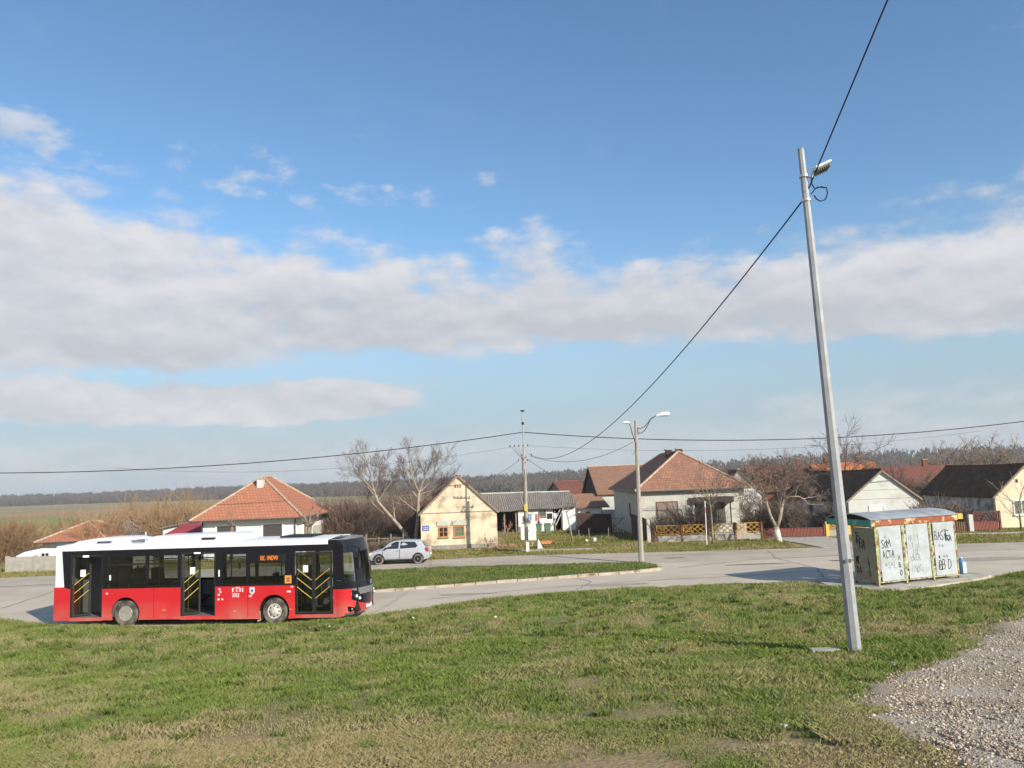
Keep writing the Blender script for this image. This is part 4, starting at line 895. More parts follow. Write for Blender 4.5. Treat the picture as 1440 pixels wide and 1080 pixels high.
# further houses of the village
h = thing('corrugated_gable_house', 'house with white corrugated gable peeping out right of the porch house roof', 'house', (20.0, 72, 0), 0)
gable_walls(h, 3.8, 8, 3.0, 4.95, 'corr_white', side='brick'); gable_roof(h, 3.8, 8, 3.0, 5.0, 'tile_dark', ox=.2, oy=.1)
h = thing('brick_house', 'unplastered orange brick house glimpsed behind the forked tree', 'house', (24.0, 78, -.2), R_(2))
MB().box(-1.6, 1.8, 0, 6, -.5, 3.1).build('wall', 'brick', h); hip_roof(h, -1.6, 1.8, 0, 6, 3.1, 4.6, 'tile_dark', o=.4, cap='tile_dark')
for nm, lab, x, y, wd, dp, ev, rg, mm, wm, z0 in (
    ('red_roof_house', 'dull red tiled roof behind the forked tree and the long dark roof', 34.5, 100, 9.5, 7, 3.2, 6.4, 'tile_red', 'brick_brown', -1),
    ('orange_roof_house', 'short bright orange roof just left of the tall grey pole', 38.9, 99, 2.6, 6, 4.5, 6.4, 'tile_bright', 'plaster_pale', -1),
    ('orange_roof_house', 'long bright orange roof just right of the tall grey pole', 47.1, 110, 6.4, 7, 4.6, 6.5, 'tile_bright', 'plaster_pale', -1),
    ('brown_roof_house', 'long reddish brown roof between white gable and dark roofed right house', 48.2, 95, 10.5, 8, 3.1, 5.6, 'tile_red', 'brick_brown', -.9)):
    h = thing(nm, lab, 'house', (x, y, z0), R_(-2), 'far houses of the village')
    MB().box(-wd/2, wd/2, 0, dp, -2, ev).build('wall', wm, h)
    mb = MB(); mb.slab([(-wd/2-.2, -.3, ev-.1), (wd/2+.2, -.3, ev-.1), (wd/2+.2, dp/2, rg), (-wd/2-.2, dp/2, rg)], .12); mb.slab([(-wd/2-.2, dp/2, rg), (wd/2+.2, dp/2, rg), (wd/2+.2, dp+.3, ev-.1), (-wd/2-.2, dp+.3, ev-.1)], .12)
    r = mb.build('roof', mm, h)
    chimney(r, wd*.2, dp/2, rg-.5, rg+.7, .5, 'brick')
    for k in (-.3, .0, .3): window(h, wd*k-.4, wd*k+.4, ev-1.5, ev-.5, 'white_trim', 'pane_dark', .07)

# ------------------------------------------------------------------ fences
def lattice(mb, x0, x1, z0, z1, y, k=3):
    t = .03
    for a, b in ((x0, x0+t*1.6), (x1-t*1.6, x1)): mb.box(a, b, y-.025, y+.025, z0, z1)
    mb.box(x0+t*1.6, x1-t*1.6, y-.025, y+.025, z1-.05, z1); mb.box(x0+t*1.6, x1-t*1.6, y-.025, y+.025, z0, z0+.05)
    for i in range(k):
        a = x0+(x1-x0)*i/k; b = x0+(x1-x0)*(i+1)/k; c = (a+b)/2; m_ = (z0+z1)/2
        for p, q in (((a, z0), (b, z1)), ((a, z1), (b, z0)), ((c, z0), (b, m_)), ((c, z0), (a, m_)), ((c, z1), (a, m_)), ((c, z1), (b, m_))):
            mb.tube([(p[0], y+.01*(i % 2), p[1]), (q[0], y+.01*(i % 2), q[1])], .028, 4)
        if i % 2 == 0:
            mb.tube([(c+.17*cos(w), y-.02, m_+.17*sin(w)) for w in [2*pi*j/12 for j in range(13)]], .026, 4, cap=False)
    return mb
def lattice_fence(label, x, y, rz, secs, base, h0, ztop, panelmat, pier, piermat, basem='concrete'):
    t = thing('lattice_fence', label, 'fence', (x, y, 0), rz)
    X = 0
    for i, w_ in enumerate(secs):
        MB().box(X-pier/2, X+pier/2, -.13, .13, -.3, ztop+.02).build('post', piermat, t)
        MB().box(X+pier/2, X+w_-pier/2, -.08, .08, -.3, base).build('base_wall', basem, t)
        lattice(MB(), X+pier/2+.03, X+w_-pier/2-.03, base+.05, ztop-.03, 0, max(2, round(w_/1.0))).build('lattice_panel', panelmat, t); X += w_
    MB().box(X-pier/2, X+pier/2, -.13, .13, -.3, ztop+.02).build('post', piermat, t)
    return t
t = lattice_fence('yellow lattice metal fence on low concrete wall in front of the porch house', 10.2, 60.0, R_(-2.6), (1.95, 1.9, 2.0, 1.93), .42, 0, 1.2, 'yellow_paint', .14, 'wood_brown')
MB().box(-.45, -.08, -.16, .16, -.3, 1.15).build('brick_pier', 'brick_brown', t)
t = lattice_fence('short piece of yellow lattice fence with yellow post just left of the tall pole', 22.5, 58.9, R_(-2), (1.5, 1.7), .5, 0, 1.05, 'yellow_paint', .22, 'yellow_sign')
MB().box(.2, 3.1, .16, .19, .62, 1.35).build('green_sheet', 'shelter_green', t)
t = thing('steel_gate', 'low reddish brown gate across the drive behind the white trunked tree', 'gate', (18.1, 59.7, 0), R_(-11))
for a, b in ((0.05, 2.1), (2.16, 4.25)):
    g = ring(MB(), a, b, .06, .68, .05, -.03, .03).build('leaf', 'gate_brown', t); MB().box(a+.05, b-.05, -.01, .01, .11, .63).build('sheet', 'gate_brown', g)
for x in (-.02, 4.3): MB().box(x-.05, x+.05, -.06, .06, -.3, .9).build('post', 'gate_brown', t)
t = thing('side_wall', 'short dark side wall running back from the left end of the yellow fence', 'wall', (9.6, 60.1, 0), 0)
MB().prism([(0, -.5), (8, -.5), (8, 1.75), (0, 1.6)], 0, .2, 'x').build('masonry', 'brick_brown', t); MB().box(-.03, .22, -.25, -.02, -.5, 1.66).build('pier', 'plaster_grey', t)
t = thing('lattice_gate', 'rusty red lattice gate with solid lower sheet beside the cream right house', 'gate', (33.05, 58.7, 0), R_(-2))
lattice(MB(), 0, 1.75, .62, 1.38, 0, 3).build('lattice_panel', 'gate_brown', t); MB().box(0, 1.75, -.02, .02, .05, .61).build('sheet', 'gate_brown', t)
MB().box(-.36, -.06, -.15, .15, -.3, 1.2).build('post', 'plaster_pale', t); MB().box(1.82, 1.95, -.08, .08, -.3, 1.4).build('post', 'gate_brown', t)
t = thing('picket_fence', 'low dark wooden fence between shelter and rusty lattice gate', 'fence', (28.5, 58.9, 0), R_(-2))
mb = MB()
for k in range(26): mb.box(k*.16, k*.16+.1, -.015, .015, .0, .72+.05*sin(k*7))
mb.build('pickets', 'wood_brown', t); mb = MB()
for z in (.2, .55): mb.box(0, 4.15, .018, .05, z, z+.06)
mb.build('rail', 'wood_dark', t)
MB().box(-.18, .18, -.14, .14, 0, .38).build('box', 'yellow_sign'); bpy.data.objects['box'].location = (31.85, 58.3, .95); bpy.data.objects['box'].name = 'letterbox'
tag(bpy.data.objects['letterbox'], 'yellow box on the fence just right of the shelter roof', 'box')
t = thing('wooden_fence', 'rough wooden fence with pale posts at the thicket right of the bus', 'fence', (-16.5, 62.5, 0), R_(0))
for k in range(9): MB().box(k*.95, k*.95+.1, -.05, .05, -.3, 1.1+.15*sin(k*4)).build('post', 'wood_grey' if k % 2 else 'straw', t)
mb = MB(); 
for z in (.4, .8): mb.box(0, 7.7, .055, .09, z, z+.07)
mb.build('rail', 'wood_grey', t)
# small things on the verge
t = thing('wheelbarrow', 'orange wheelbarrow leaning by a white board near the utility pole', 'wheelbarrow', (2.0, 58.4, 0), R_(10))
MB().prism([(-.35, .3), (.3, .3), (.45, .5), (-.5, .52)], -.25, .25, 'y').build('tray', 'wood_orange', t); MB().lathe([(.15, -.03), (.17, 0), (.15, .03)], (-.5, 0, .16), 'y', 14).build('wheel', 'rubber', t)
for y in (-.2, .2): MB().tube([(-.5, y*.2, .16), (0, y, .27), (.85, y, .5)], .02, 5).build('handle', 'wood_brown', t); MB().tube([(.25, y, .3), (.3, y, 0)], .02, 5).build('leg', 'wood_brown', t)
mb = MB(); mb.prism([(-.18, 0), (.22, 0), (-.1, .72)], -.02, .02, 'y'); tag(mb.build('board', 'white_trim', loc=(1.55, 57.9, 0)), 'white triangular board standing at the foot of the utility pole', 'board')
for k, (x, y, s, l) in enumerate(((5.85, 62, 1., 'white plastic bucket standing in the yard grass'), (5.1, 61.4, .7, 'smaller white bucket lying left of the upright bucket'))):
    t = thing('bucket', l, 'bucket', (x, y, 0 if k == 0 else .12), 0, 'white buckets in the yard')
    if k: t.rotation_euler = (R_(80), 0, .5)
    MB().lathe([(.12*s, 0), (.15*s, .3*s), (.16*s, .31*s)], n=16).build('pail', 'white_trim', t); MB().tube([(.15*s*cos(w), .02, .3*s+.12*s*sin(w)) for w in [pi*j/8 for j in range(9)]], .006, 4).build('handle', 'steel', t)
mb = MB()
for k in range(60):
    x, y = random.gauss(0, .55), random.gauss(0, .2); s = random.uniform(.05, .13); T = Matrix.Translation((x, y, .04+.12*math.exp(-x*x)*random.random())) @ Matrix.Rotation(random.random()*3, 4, (random.random(), random.random(), 1)); mb.box(-s, s, -s*.5, s*.5, -s*.35, s*.35, T)
o = mb.build('rubble', 'rubble', loc=(-1.0, 60.1, 0)); tag(o, 'heap of broken bricks at the right corner of the cream cottage', 'rubble', kind='stuff')
for k, (x, hgt) in enumerate(((4.75, .9), (5.5, 1.0), (7.0, 1.0), (8.6, .8))):
    mb = MB(); mb.tube([(0, 0, -.2), (.03*(k-1), 0, hgt)], .035, 6); tag(mb.build('fence_stake', 'wood_grey', loc=(x, 62.6, 0)), 'thin grey wooden stake standing in the yard grass', 'stake', 'thin stakes across the front of the yard')

# ------------------------------------------------------------------ trees
def rvec(r): return Vector((r.uniform(-1, 1), r.uniform(-1, 1), r.uniform(-1, 1)))
def grow(mbs, p, d, Ln, r, lv, P, rd):
    ns = 6 if lv == 0 else 4 if lv < 3 else 3
    pts = [p.copy()]; 
    for i in range(ns):
        d = (d+rvec(rd)*P['wob']+Vector((0, 0, P['up'] if lv else P.get('up0', 0)))*.5).normalized(); p = p+d*Ln/ns; pts.append(p.copy())
    r1 = max(P['rmin'], r*P.get('tap', .5)); rs = [r+(r1-r)*i/ns for i in range(ns+1)]
    (mbs[0] if lv <= P['tl'] else mbs[1]).tube(pts, rs, 8 if lv == 0 else 5 if lv == 1 else 3, cap=False)
    if lv >= P['max']: return
    K = P['kids'][lv]
    for k in range(K):
        t = P['from'][min(lv, len(P['from'])-1)]; t = t+(1-t)*(k+rd.random())/K
        if k == K-1: t = 1.
        i = min(ns-1, int(t*ns)); q = pts[i]+(pts[i+1]-pts[i])*(t*ns-i)
        dd = (pts[i+1]-pts[i]).normalized(); ax = dd.cross(rvec(rd)).normalized(); an = R_(rd.uniform(*P['ang'])*(0.5 if k == K-1 else 1))
        nd = Matrix.Rotation(an, 3, ax) @ dd
        rr = rs[i]+(rs[i+1]-rs[i])*(t*ns-i)
        grow(mbs, q, nd, Ln*P['rat']*rd.uniform(.7, 1.15)*(1.15-.35*t), max(P['rmin'], rr*(.8 if k == K-1 else P.get('cr', .55))), lv+1, P, rd)
def tree(name, label, loc, trunks, P, seed, mt='bark', mc='twig', group=None, cat='tree'):
    t = thing(name, label, cat, loc, 0, group); rd = random.Random(seed); mbs = [MB(), MB()]
    for base, pts, r0, r1, kids in trunks:
        # a hand-laid trunk, then limbs grown off it
        pts = [Vector(q) for q in pts]; n_ = len(pts); rs = [r0+(r1-r0)*i/(n_-1) for i in range(n_)]
        mbs[0].tube(pts, rs, 9)
        for (t_, dx, dy, dz, Ln, rr) in kids:
            i = min(n_-2, int(t_*(n_-1))); q = pts[i]+(pts[i+1]-pts[i])*(t_*(n_-1)-i)
            grow(mbs, q, Vector((dx, dy, dz)).normalized(), Ln, rr, 1, P, rd)
    mbs[0].build('trunk', mt, t, smooth=2, uv=False); mbs[1].build('crown', mc, t, uv=False)
    return t
PW = dict(wob=.14, up=.16, rmin=.0065, max=5, kids=[0, 5, 5, 5, 4], **{'from': [.3, .25, .2, .15]}, ang=(22, 50), rat=.62, tl=2)
# walnut with two trunks behind the silver car
wt = tree('walnut_tree', 'bare two trunked walnut tree between the silver car and cream cottage', (-8.3, 64, 0), [
    (0, [(-.1, 0, -.3), (-.55, 0, 1.1), (-1.25, .1, 2.1), (-2.1, .1, 3.2), (-2.9, .1, 4.3), (-3.2, .1, 5.3)], .2, .09, [(.45, -.3, .3, 1, 2.2, .07), (.55, -1, 0, .5, 2.3, .06), (.7, -.6, .6, .8, 2.4, .06), (.8, .5, -.3, 1, 2.4, .06), (.9, -1, .1, .8, 2.3, .06), (1, -.1, 0, 1, 3.0, .08), (1, -.7, -.2, .9, 2.6, .07), (1, .6, .2, 1, 2.6, .06)]),
    (0, [(.1, 0, -.3), (.25, 0, 1.0), (.45, 0, 2.5), (.5, .1, 4.), (.6, .1, 5.0)], .19, .11, [(.55, 1, .2, .5, 2.4, .06), (.62, -1, 0, .7, 2.2, .06), (.75, .9, -.4, .7, 2.6, .07), (.85, -.7, .3, 1, 2.6, .07), (1, .3, 0, 1, 3.2, .09), (1, -.3, -.2, 1, 3.3, .08), (1, .8, .1, .8, 3.0, .08), (1, -.8, 0, .9, 2.6, .07), (.95, 1.3, .2, .5, 2.6, .06)])], PW, 5, 'bark_pale', 'twig')
P2 = dict(wob=.2, up=.05, rmin=.0075, max=5, kids=[0, 5, 5, 4, 4], **{'from': [.2, .2, .2, .15]}, ang=(25, 60), rat=.66, tl=2)
tree('fruit_tree', 'wide bare tree with whitewashed forked trunk in front of the brown gate', (18.0, 56.2, 0), [
    (0, [(.05, 0, -.2), (0, 0, .5), (-.05, 0, 1.15)], .26, .19, []),
    (0, [(-.05, 0, 1.1), (-.35, 0, 1.9), (-.55, 0, 2.8), (-.6, .1, 3.5)], .13, .07, [(.5, -.6, .3, .7, 1.8, .05), (.7, -1, -.2, .5, 2., .05), (.85, -.8, .4, 1, 1.9, .05), (1, -.2, 0, 1, 2.2, .06), (1, -1, 0, .7, 2.3, .06), (1, .3, -.3, 1, 2., .05)]),
    (0, [(.0, 0, 1.1), (.3, 0, 1.9), (.5, .05, 2.7), (.75, .1, 3.35)], .15, .07, [(.4, -.2, -.3, 1, 2, .05), (.6, .1, .4, 1, 2.2, .06), (.9, .2, 0, 1, 2.2, .06), (1, .4, .4, 1, 2.0, .05), (1, .9, -.4, .5, 2.1, .05), (1, -.5, 0, 1, 2.2, .06)]),
    (0, [(.7, .1, 3.2), (1.1, .1, 3.4), (1.7, .1, 3.4), (2.1, .1, 3.15), (2.3, .1, 2.8)], .06, .03, [(.4, .4, 0, .8, 1.3, .03), (.7, .8, .2, .2, 1.2, .03), (1, 1, 0, -.3, 1.1, .025)])], P2, 8, 'bark_pale', 'twig')
bpy.data.objects['trunk.001']['label'] = 'forked trunk'
MB().tube([(.055, 0, -.1), (0, 0, .5), (-.03, 0, .95)], [.272, .24, .205], 10).build('whitewash', 'limewash', bpy.data.objects['fruit_tree'], smooth=2, uv=False)
P3 = dict(wob=.12, up=.12, rmin=.009, max=3, kids=[0, 5, 4], **{'from': [.2, .2, .2]}, ang=(20, 45), rat=.55, tl=1)
t = tree('sapling', 'slim sapling with pale stem in front of the yellow fence', (13.5, 56.2, 0), [(0, [(0, 0, -.1), (.02, 0, 1.5), (0, 0, 2.4), (-.05, 0, 3.1)], .085, .05, [(.75, 1, .2, .7, 1.2, .03), (.8, -1, 0, .7, 1.3, .03), (.9, .6, -.5, 1, 1.5, .035), (1, -.7, .2, 1, 1.9, .035), (1, .8, .1, 1.1, 1.9, .035), (1, -.2, 0, 1, 2.1, .035), (1, .3, .5, 1, 2.0, .035), (1, -1.1, 0, .8, 1.6, .03), (.95, 1.2, 0, .7, 1.4, .03)])], P3, 4, 'bark', 'twig')
MB().tube([(0, 0, -.1), (.022, 0, 1.2)], [.088, .08], 9).build('whitewash', 'straw', t, smooth=2, uv=False)
tree('young_tree', 'young pale stemmed tree leaning in the yard before the long shed', (4.2, 62.1, 0), [(0, [(0, 0, -.1), (-.15, 0, 1.1), (-.38, 0, 2.3)], .07, .045, [(.8, 1, 0, .6, 1., .03), (1, -.9, 0, .8, 1.2, .03), (1, .3, .3, 1, 1.1, .03), (1, .9, -.2, .7, 1.1, .03)])], P3, 9, 'bark_pale', 'twig')
tree('young_tree', 'tiny reddish leaved sapling beside the right corner of cream cottage', (-.75, 59.3, 0), [(0, [(0, 0, -.1), (.03, 0, .7), (0, 0, 1.3)], .035, .025, [(.5, 1, 0, .8, .5, .02), (.6, -1, 0, .8, .5, .02), (.8, .4, .4, 1, .6, .02), (1, -.3, 0, 1, .6, .02), (1, .5, 0, 1, .5, .02)])], P3, 12, 'bark', 'rubble')
tree('bare_tree', 'small bare tree against the wall of the cream right house', (35.9, 57.8, 0), [(0, [(0, 0, -.1), (.0, 0, 1.), (-.05, 0, 1.6)], .07, .05, [(.4, -1, 0, .8, 1.5, .03), (.7, .8, 0, .8, 1.4, .03), (1, -.9, .2, 1, 1.9, .035), (1, .2, 0, 1, 2., .035), (1, .8, -.2, .8, 1.7, .03)])], P3, 14, 'bark', 'twig_pale')
tree('bare_tree', 'lone round bare tree on the skyline just right of the tall grey pole', (39.9, 98, -1.8), [(0, [(0, 0, -.5), (0, 0, 3.), (.1, 0, 5.)], .25, .18, [(.6, -1, 0, .8, 3., .1), (.7, 1, 0, .7, 3., .1), (1, -.6, .3, 1, 4.2, .12), (1, .6, 0, 1, 4.4, .12), (1, 0, -.3, 1, 4.6, .12), (1, -1, 0, .5, 3.6, .1), (1, 1.1, .2, .6, 3.6, .1)])], dict(P2, rmin=.02, max=4), 21, 'bark', 'twig')
tree('bare_tree', 'smaller faint bare tree right of the lone round tree', (46.5, 104, -1.8), [(0, [(0, 0, -.5), (0, 0, 3.)], .2, .14, [(.8, -1, 0, .8, 2.4, .08), (1, .6, 0, 1, 3, .09), (1, -.5, .3, 1, 3.2, .09), (1, 1, 0, .6, 2.6, .08)])], dict(P2, rmin=.018, max=4), 22, 'bark', 'twig')
for k, x in enumerate((56.3, 59.2, 61.8, 64.2)):
    tree('bare_tree', 'pale bare tree in the clump above the dark roofed right house', (x, 105+k, -2), [(0, [(0, 0, -.5), (0, 0, 2.5), (.2*(k-1), 0, 4)], .22, .16, [(.6, -1, 0, .9, 3., .1), (.7, 1, 0, .9, 3., .1), (1, -.6, .3, 1, 3.6, .1), (1, .6, 0, 1, 3.6, .1), (1, 0, -.3, 1, 4., .1), (1, -1, 0, .6, 3.2, .09), (1, 1., .2, .6, 3.2, .09)])], dict(P2, rmin=.02, max=4), 30+k, 'bark', 'twig_pale', group='clump of bare trees on the right skyline')
wt.scale = (.94, .94, .84); bpy.data.objects['fruit_tree'].scale = (1, 1, .9)
# pruned street trees in front of the white house
def pollard(label, x, y, ht, r, limbs, seed):
    t = thing('pollard_tree', label, 'tree', (x, y, 0), 0); mb = MB(); rd = random.Random(seed)
    mb.tube([(0, 0, -.2), (.02, 0, ht*.5), (.05, 0, ht)], [r*1.1, r, r*1.05], 9)
    cr = MB()
    for dx, dz, ln, rr in limbs:
        p = Vector((.05, 0, ht)); d = Vector((dx, rd.uniform(-.3, .3), dz)).normalized(); pts = [p]
        for k in range(3): d = (d+Vector((0, 0, .25))+rvec(rd)*.12).normalized(); p = p+d*ln/3; pts.append(p)
        cr.tube(pts, [rr, rr*.8, rr*.7, rr*.6], 7)
        for k in range(3):
            q = pts[1+k % 3]; d2 = (d+rvec(rd)*.9).normalized(); cr.tube([q, q+d2*ln*.3, q+d2*ln*.3+Vector((0, 0, ln*.15))], [rr*.45, rr*.3, rr*.25], 5)
    mb.build('trunk', 'bark', t, smooth=2, uv=False); cr.build('limbs', 'bark', t, smooth=2, uv=False)
pollard('hard pruned stubby tree before the right corner of the white house', -14.25, 55, 2.3, .17, [(-1, .7, 1.0, .1), (-.4, 1, .9, .09), (.25, 1, 1.1, .11), (1, .9, 1.2, .1), (1, .3, .9, .07), (-1, .1, .5, .05)], 1)
pollard('thin pruned tree before the left window of the white house', -19.5, 55, 2.5, .11, [(-.8, .9, .9, .045), (.1, 1, .9, .06), (-.9, .3, .6, .04), (.5, .8, .5, .04)], 2)

# thickets: a few shrub meshes, each shrub an object of its own
def shrub_mesh(seed, hgt, rad, stems, m, rmin=.014):
    rd = random.Random(seed); mb = MB()
    for k in range(stems):
        a = rd.uniform(0, 2*pi); q = rad*.55*math.sqrt(rd.random()); p = Vector((q*cos(a), q*sin(a), -.3)); d = Vector((cos(a)*.35+rd.uniform(-.3, .3), sin(a)*.35+rd.uniform(-.3, .3), 1)).normalized()
        L_ = hgt*rd.uniform(.55, 1.05); pts = [p]
        for i in range(4): d = (d+rvec(rd)*.18).normalized(); p = p+d*L_/4; pts.append(p)
        mb.tube(pts, [.03, .024, .019, .015, rmin*.8], 3, cap=False)
        for j in range(9):
            i = rd.randint(1, 3); t_ = rd.random(); s0 = pts[i]+(pts[min(4, i+1)]-pts[i])*t_; dd = (d+rvec(rd)*.9+Vector((0, 0, .3))).normalized(); l2 = L_*rd.uniform(.12, .3)
            e1 = s0+dd*l2; mb.tube([s0, s0+dd*l2*.5+rvec(rd)*.05, e1], [rmin, rmin*.9, rmin*.8], 3, cap=False)
            for _ in range(2):
                d3 = (dd+rvec(rd)*.9).normalized(); mb.tube([s0+dd*l2*rd.uniform(.3, .9), e1+d3*l2*.7], [rmin*.8, rmin*.6], 3, cap=False)
    return mb
protos = {}
def shrub(kind, label, x, y, s, group, sz=None):
    first = kind not in protos
    if first:
        sd, hg, ra, st, mm = {'tan': (1, 4.6, 2.2, 110, 'twig_tan'), 'tan_loose': (2, 5.2, 2.0, 80, 'twig_tan'), 'brown': (3, 3.6, 1.9, 110, 'twig_red'), 'brown_loose': (4, 3.4, 2.1, 90, 'twig'), 'pale': (5, 2.6, 1.4, 60, 'twig_pale'), 'dark': (6, 2.2, 1.3, 80, 'twig')}[kind]
        o = shrub_mesh(sd, hg, ra, st, mm).build('shrub', mm, uv=False); protos[kind] = o
    else: o = protos[kind].copy(); C.objects.link(o)
    o.location = (x, y, H(x, y)); o.rotation_euler = (0, 0, random.uniform(0, 6.28)); o.scale = (s*random.uniform(.9, 1.15), s, (sz or s)*random.uniform(.9, 1.1)); tag(o, label, 'shrub', group)
rd = random.Random(77)
for k in range(20):
    x = rd.uniform(-41, -29.5); y = 73+rd.uniform(0, 16); shrub(('tan', 'tan_loose')[k % 2], 'tan leafless shrub in the thicket above the rear of the bus', x*y/75, y, rd.uniform(.85, 1.15), 'tan thicket behind the bus')
for k in range(30):
    y = 68+rd.uniform(0, 30); x = rd.uniform(-17.3, -8.2)*y/75; shrub(('brown', 'brown_loose')[k % 2], 'reddish brown leafless shrub in the thicket left of the cream cottage', x, y, rd.uniform(.8, 1.1)*(.9 if y < 74 else 1.0), 'brown thicket left of the cottage')
for k in range(6): shrub('tan', 'leafless shrub at the extreme left edge beyond the road', -46.5-rd.uniform(0, 4), 68+2*k, .8, 'scrub at the left edge')
for k in range(16):
    y = rd.uniform(130, 230); x = rd.uniform(-.66, -.1)*y; shrub(('brown', 'brown_loose', 'tan')[k % 3], 'distant brown scrub on the low plain behind the houses', x, y, rd.uniform(1., 1.5), 'scrub scattered on the plain')
for k in range(7):
    y = rd.uniform(85, 130); x = rd.uniform(.22, .62)*y; shrub(('brown', 'brown_loose')[k % 2], 'brown garden scrub among the far village roofs', x, y, rd.uniform(.9, 1.4), 'scrub among the village roofs')
for x, y, s, l in ((12.7, 61.5, .85, 'leafless garden bush against the front wall behind the yellow fence'), (13.6, 61.8, .95, 'taller leafless bush left of the porch'), (10.6, 61.8, .75, 'small leafless bush left of the shuttered window'), (11.4, 61.0, .6, 'low bush between the fence posts under the shuttered window')):
    shrub('pale' if s < .9 else 'brown_loose', l, x, y, s*.9, 'bushes in the front garden')
for x, y, s, l in ((31.5, 60.5, 1.1, 'grey brown bush between the white gable and dark roofed house'), (32.8, 61, .95, 'grey bush left of the rusty lattice gate'), (-9.5, 60.5, .5, 'dark low bush behind the bonnet of the silver car'), (-10.6, 60.8, .45, 'dark low bush further left behind the silver car'), (21.4, 64, 1.1, 'dark bush in the drive behind the brown gate'), (19.6, 66, 1.2, 'dark bush at the porch house side of the drive'), (24, 63.5, .8, 'dark bush under the wall of the long dark roofed house')):
    shrub('dark', l, x, y, s, None)

# ------------------------------------------------------------------ poles and wires
def wire(name, label, a, b, sag, r=.022, n=28, group='overhead wires'):
    a, b = Vector(a), Vector(b); pts = [a+(b-a)*(i/n)-Vector((0, 0, 4*sag*(i/n)*(1-i/n))) for i in range(n+1)]
    tag(MB().tube(pts, r, 5).build(name, 'cable', uv=False, smooth=2), label, 'cable', group)
UX, UY = .63, 55.9
t = thing('utility_pole', 'concrete utility pole with steel extension and two white meter boxes', 'utility pole', (UX, UY, 0), 0)
MB().tube([(0, 0, -.3), (.02, 0, 3.5), (.06, 0, 6.85)], [.14, .115, .09], 8).build('post', 'concrete_pole', t)
MB().tube([(-.02, -.1, 5.7), (.02, -.1, 7.4), (.02, -.1, 9.7)], [.055, .05, .045], 8).build('steel_extension', 'galv', t)
MB().box(-.12, .16, -.2, 0, 9.7, 9.8).build('top_cap', 'cable', t)
MB().lathe([(.05, -.12), (.11, -.08), (.06, -.04), (.12, 0), (.05, .06)], (.02, -.12, 8.9), 'z', 10).build('insulator', 'cable', t)
for z, x0, x1, n_ in ((7.22, -1.0, .35, 5), (6.55, -.2, .6, 2), (6.2, -.45, .3, 2)):
    c = MB().box(x0, x1, -.17, -.11, z-.035, z+.035).build('crossarm', 'galv', t)
    for k in range(n_):
        x = x0+.06+(x1-x0-.12)*k/max(1, n_-1); MB().lathe([(.02, 0), (.045, .03), (.025, .06), (.045, .09), (.02, .13)], (x, -.14, z+.037), 'z', 8).build('insulator', 'cable', c)
for k in range(5): MB().tube([(-.9+.2*k, -.14, 7.3), (-.5+.1*k, -.2, 6.8-.1*k), (0, -.14, 6.3-.05*k)], .008, 4).build('jumper_wire', 'cable', t)
MB().tube([(-.13, -.02, .2), (-.12, -.02, 6.5)], .03, 6).build('shaded_side_strip', 'gutter', t)  # added dark strip standing in for the shaded left side of the post
b = MB().box(-.42, -.16, -.3, -.05, .85, 1.7).build('meter_box', 'cab_white', t); b['label'] = 'narrow white meter box on the left of the pole'
b = MB().box(.08, .64, -.34, -.05, .8, 1.76).build('meter_box', 'cab_white', t); b['label'] = 'wide pale grey meter box on the right of the pole'
mb = MB(); mb.box(.12, .16, -.352, -.342, 1.4, 1.5); mb.box(.13, .3, -.352, -.342, 1.1, 1.12); MB.build(mb, 'latch', 'gutter', b)
MB().box(-.1, .12, -.17, -.142, .02, .8).build('cable_guard', 'cab_white', t); MB().box(-.1, .1, -.16, -.132, 2.8, 3.25).build('warning_plate', 'yellow_sign', t)
MB().tube([(.3, -.2, .8), (.4, -.22, .55), (.3, -.22, .4), (.2, -.2, .45)], .02, 5).build('loose_conduit', 'cab_white', t)
LX, LY = 7.0, 46.4
t = thing('street_lamp', 'old concrete street lamp with two lamp heads at the tip of the island', 'street lamp', (LX, LY, 0), 0)
MB().tube([(0, 0, 0), (.05, 0, 4), (.12, 0, 8.15)], [.16, .125, .085], 8).build('post', 'concrete_pole', t)
for dz in (0, -.28): MB().tube([(.12, -.02, 7.72+dz), (.4, -.02, 7.68+dz), (.62, -.02, 7.78+dz*.8), (.82, -.02, 7.98+dz*.4), (1.0, -.02, 8.22+dz*.1), (1.35, -.02, 8.4)], .028, 6).build('arm', 'gutter', t)
MB().box(.02, .25, -.12, .1, 7.3, 7.8).build('bracket', 'gutter', t) if False else MB().tube([(.22, -.02, 7.3), (.22, -.02, 7.75)], .03, 6).build('bracket', 'gutter', t)
def lamp_head(par, x0, x1, z, s=1, sl_=.05):
    mb = MB(); L_ = x1-x0
    prof = [(0, .04, .05), (.15, .09, .1), (.5, .13, .14), (.85, .13, .14), (1, .08, .09)]
    vs = []; fs = []
    for t_, w_, h_ in prof:
        x = x0+L_*t_; zz = z+sl_*t_
        vs += [(x, -w_*s, zz), (x, -w_*s*.8, zz+h_*s), (x, w_*s*.8, zz+h_*s), (x, w_*s, zz)]
    for i in range(4):
        for k in range(4): fs.append((i*4+k, i*4+(k+1) % 4, i*4+4+(k+1) % 4, i*4+4+k))
    fs += [(0, 1, 2, 3), (16, 17, 18, 19)]
    h_ = mb.add(vs, fs).build('lamp_head', 'lamp_white', par, smooth=True)
    MB().box(min(x0+L_*.3, x0+L_*.92), max(x0+L_*.3, x0+L_*.92), -.09*s, .09*s, z-.04*s+sl_*.3, z-.003).build('lamp_glass', 'bus_grey', h_)
    return h_
lamp_head(t, 1.32, 2.1, 8.36, 1.2, .06)
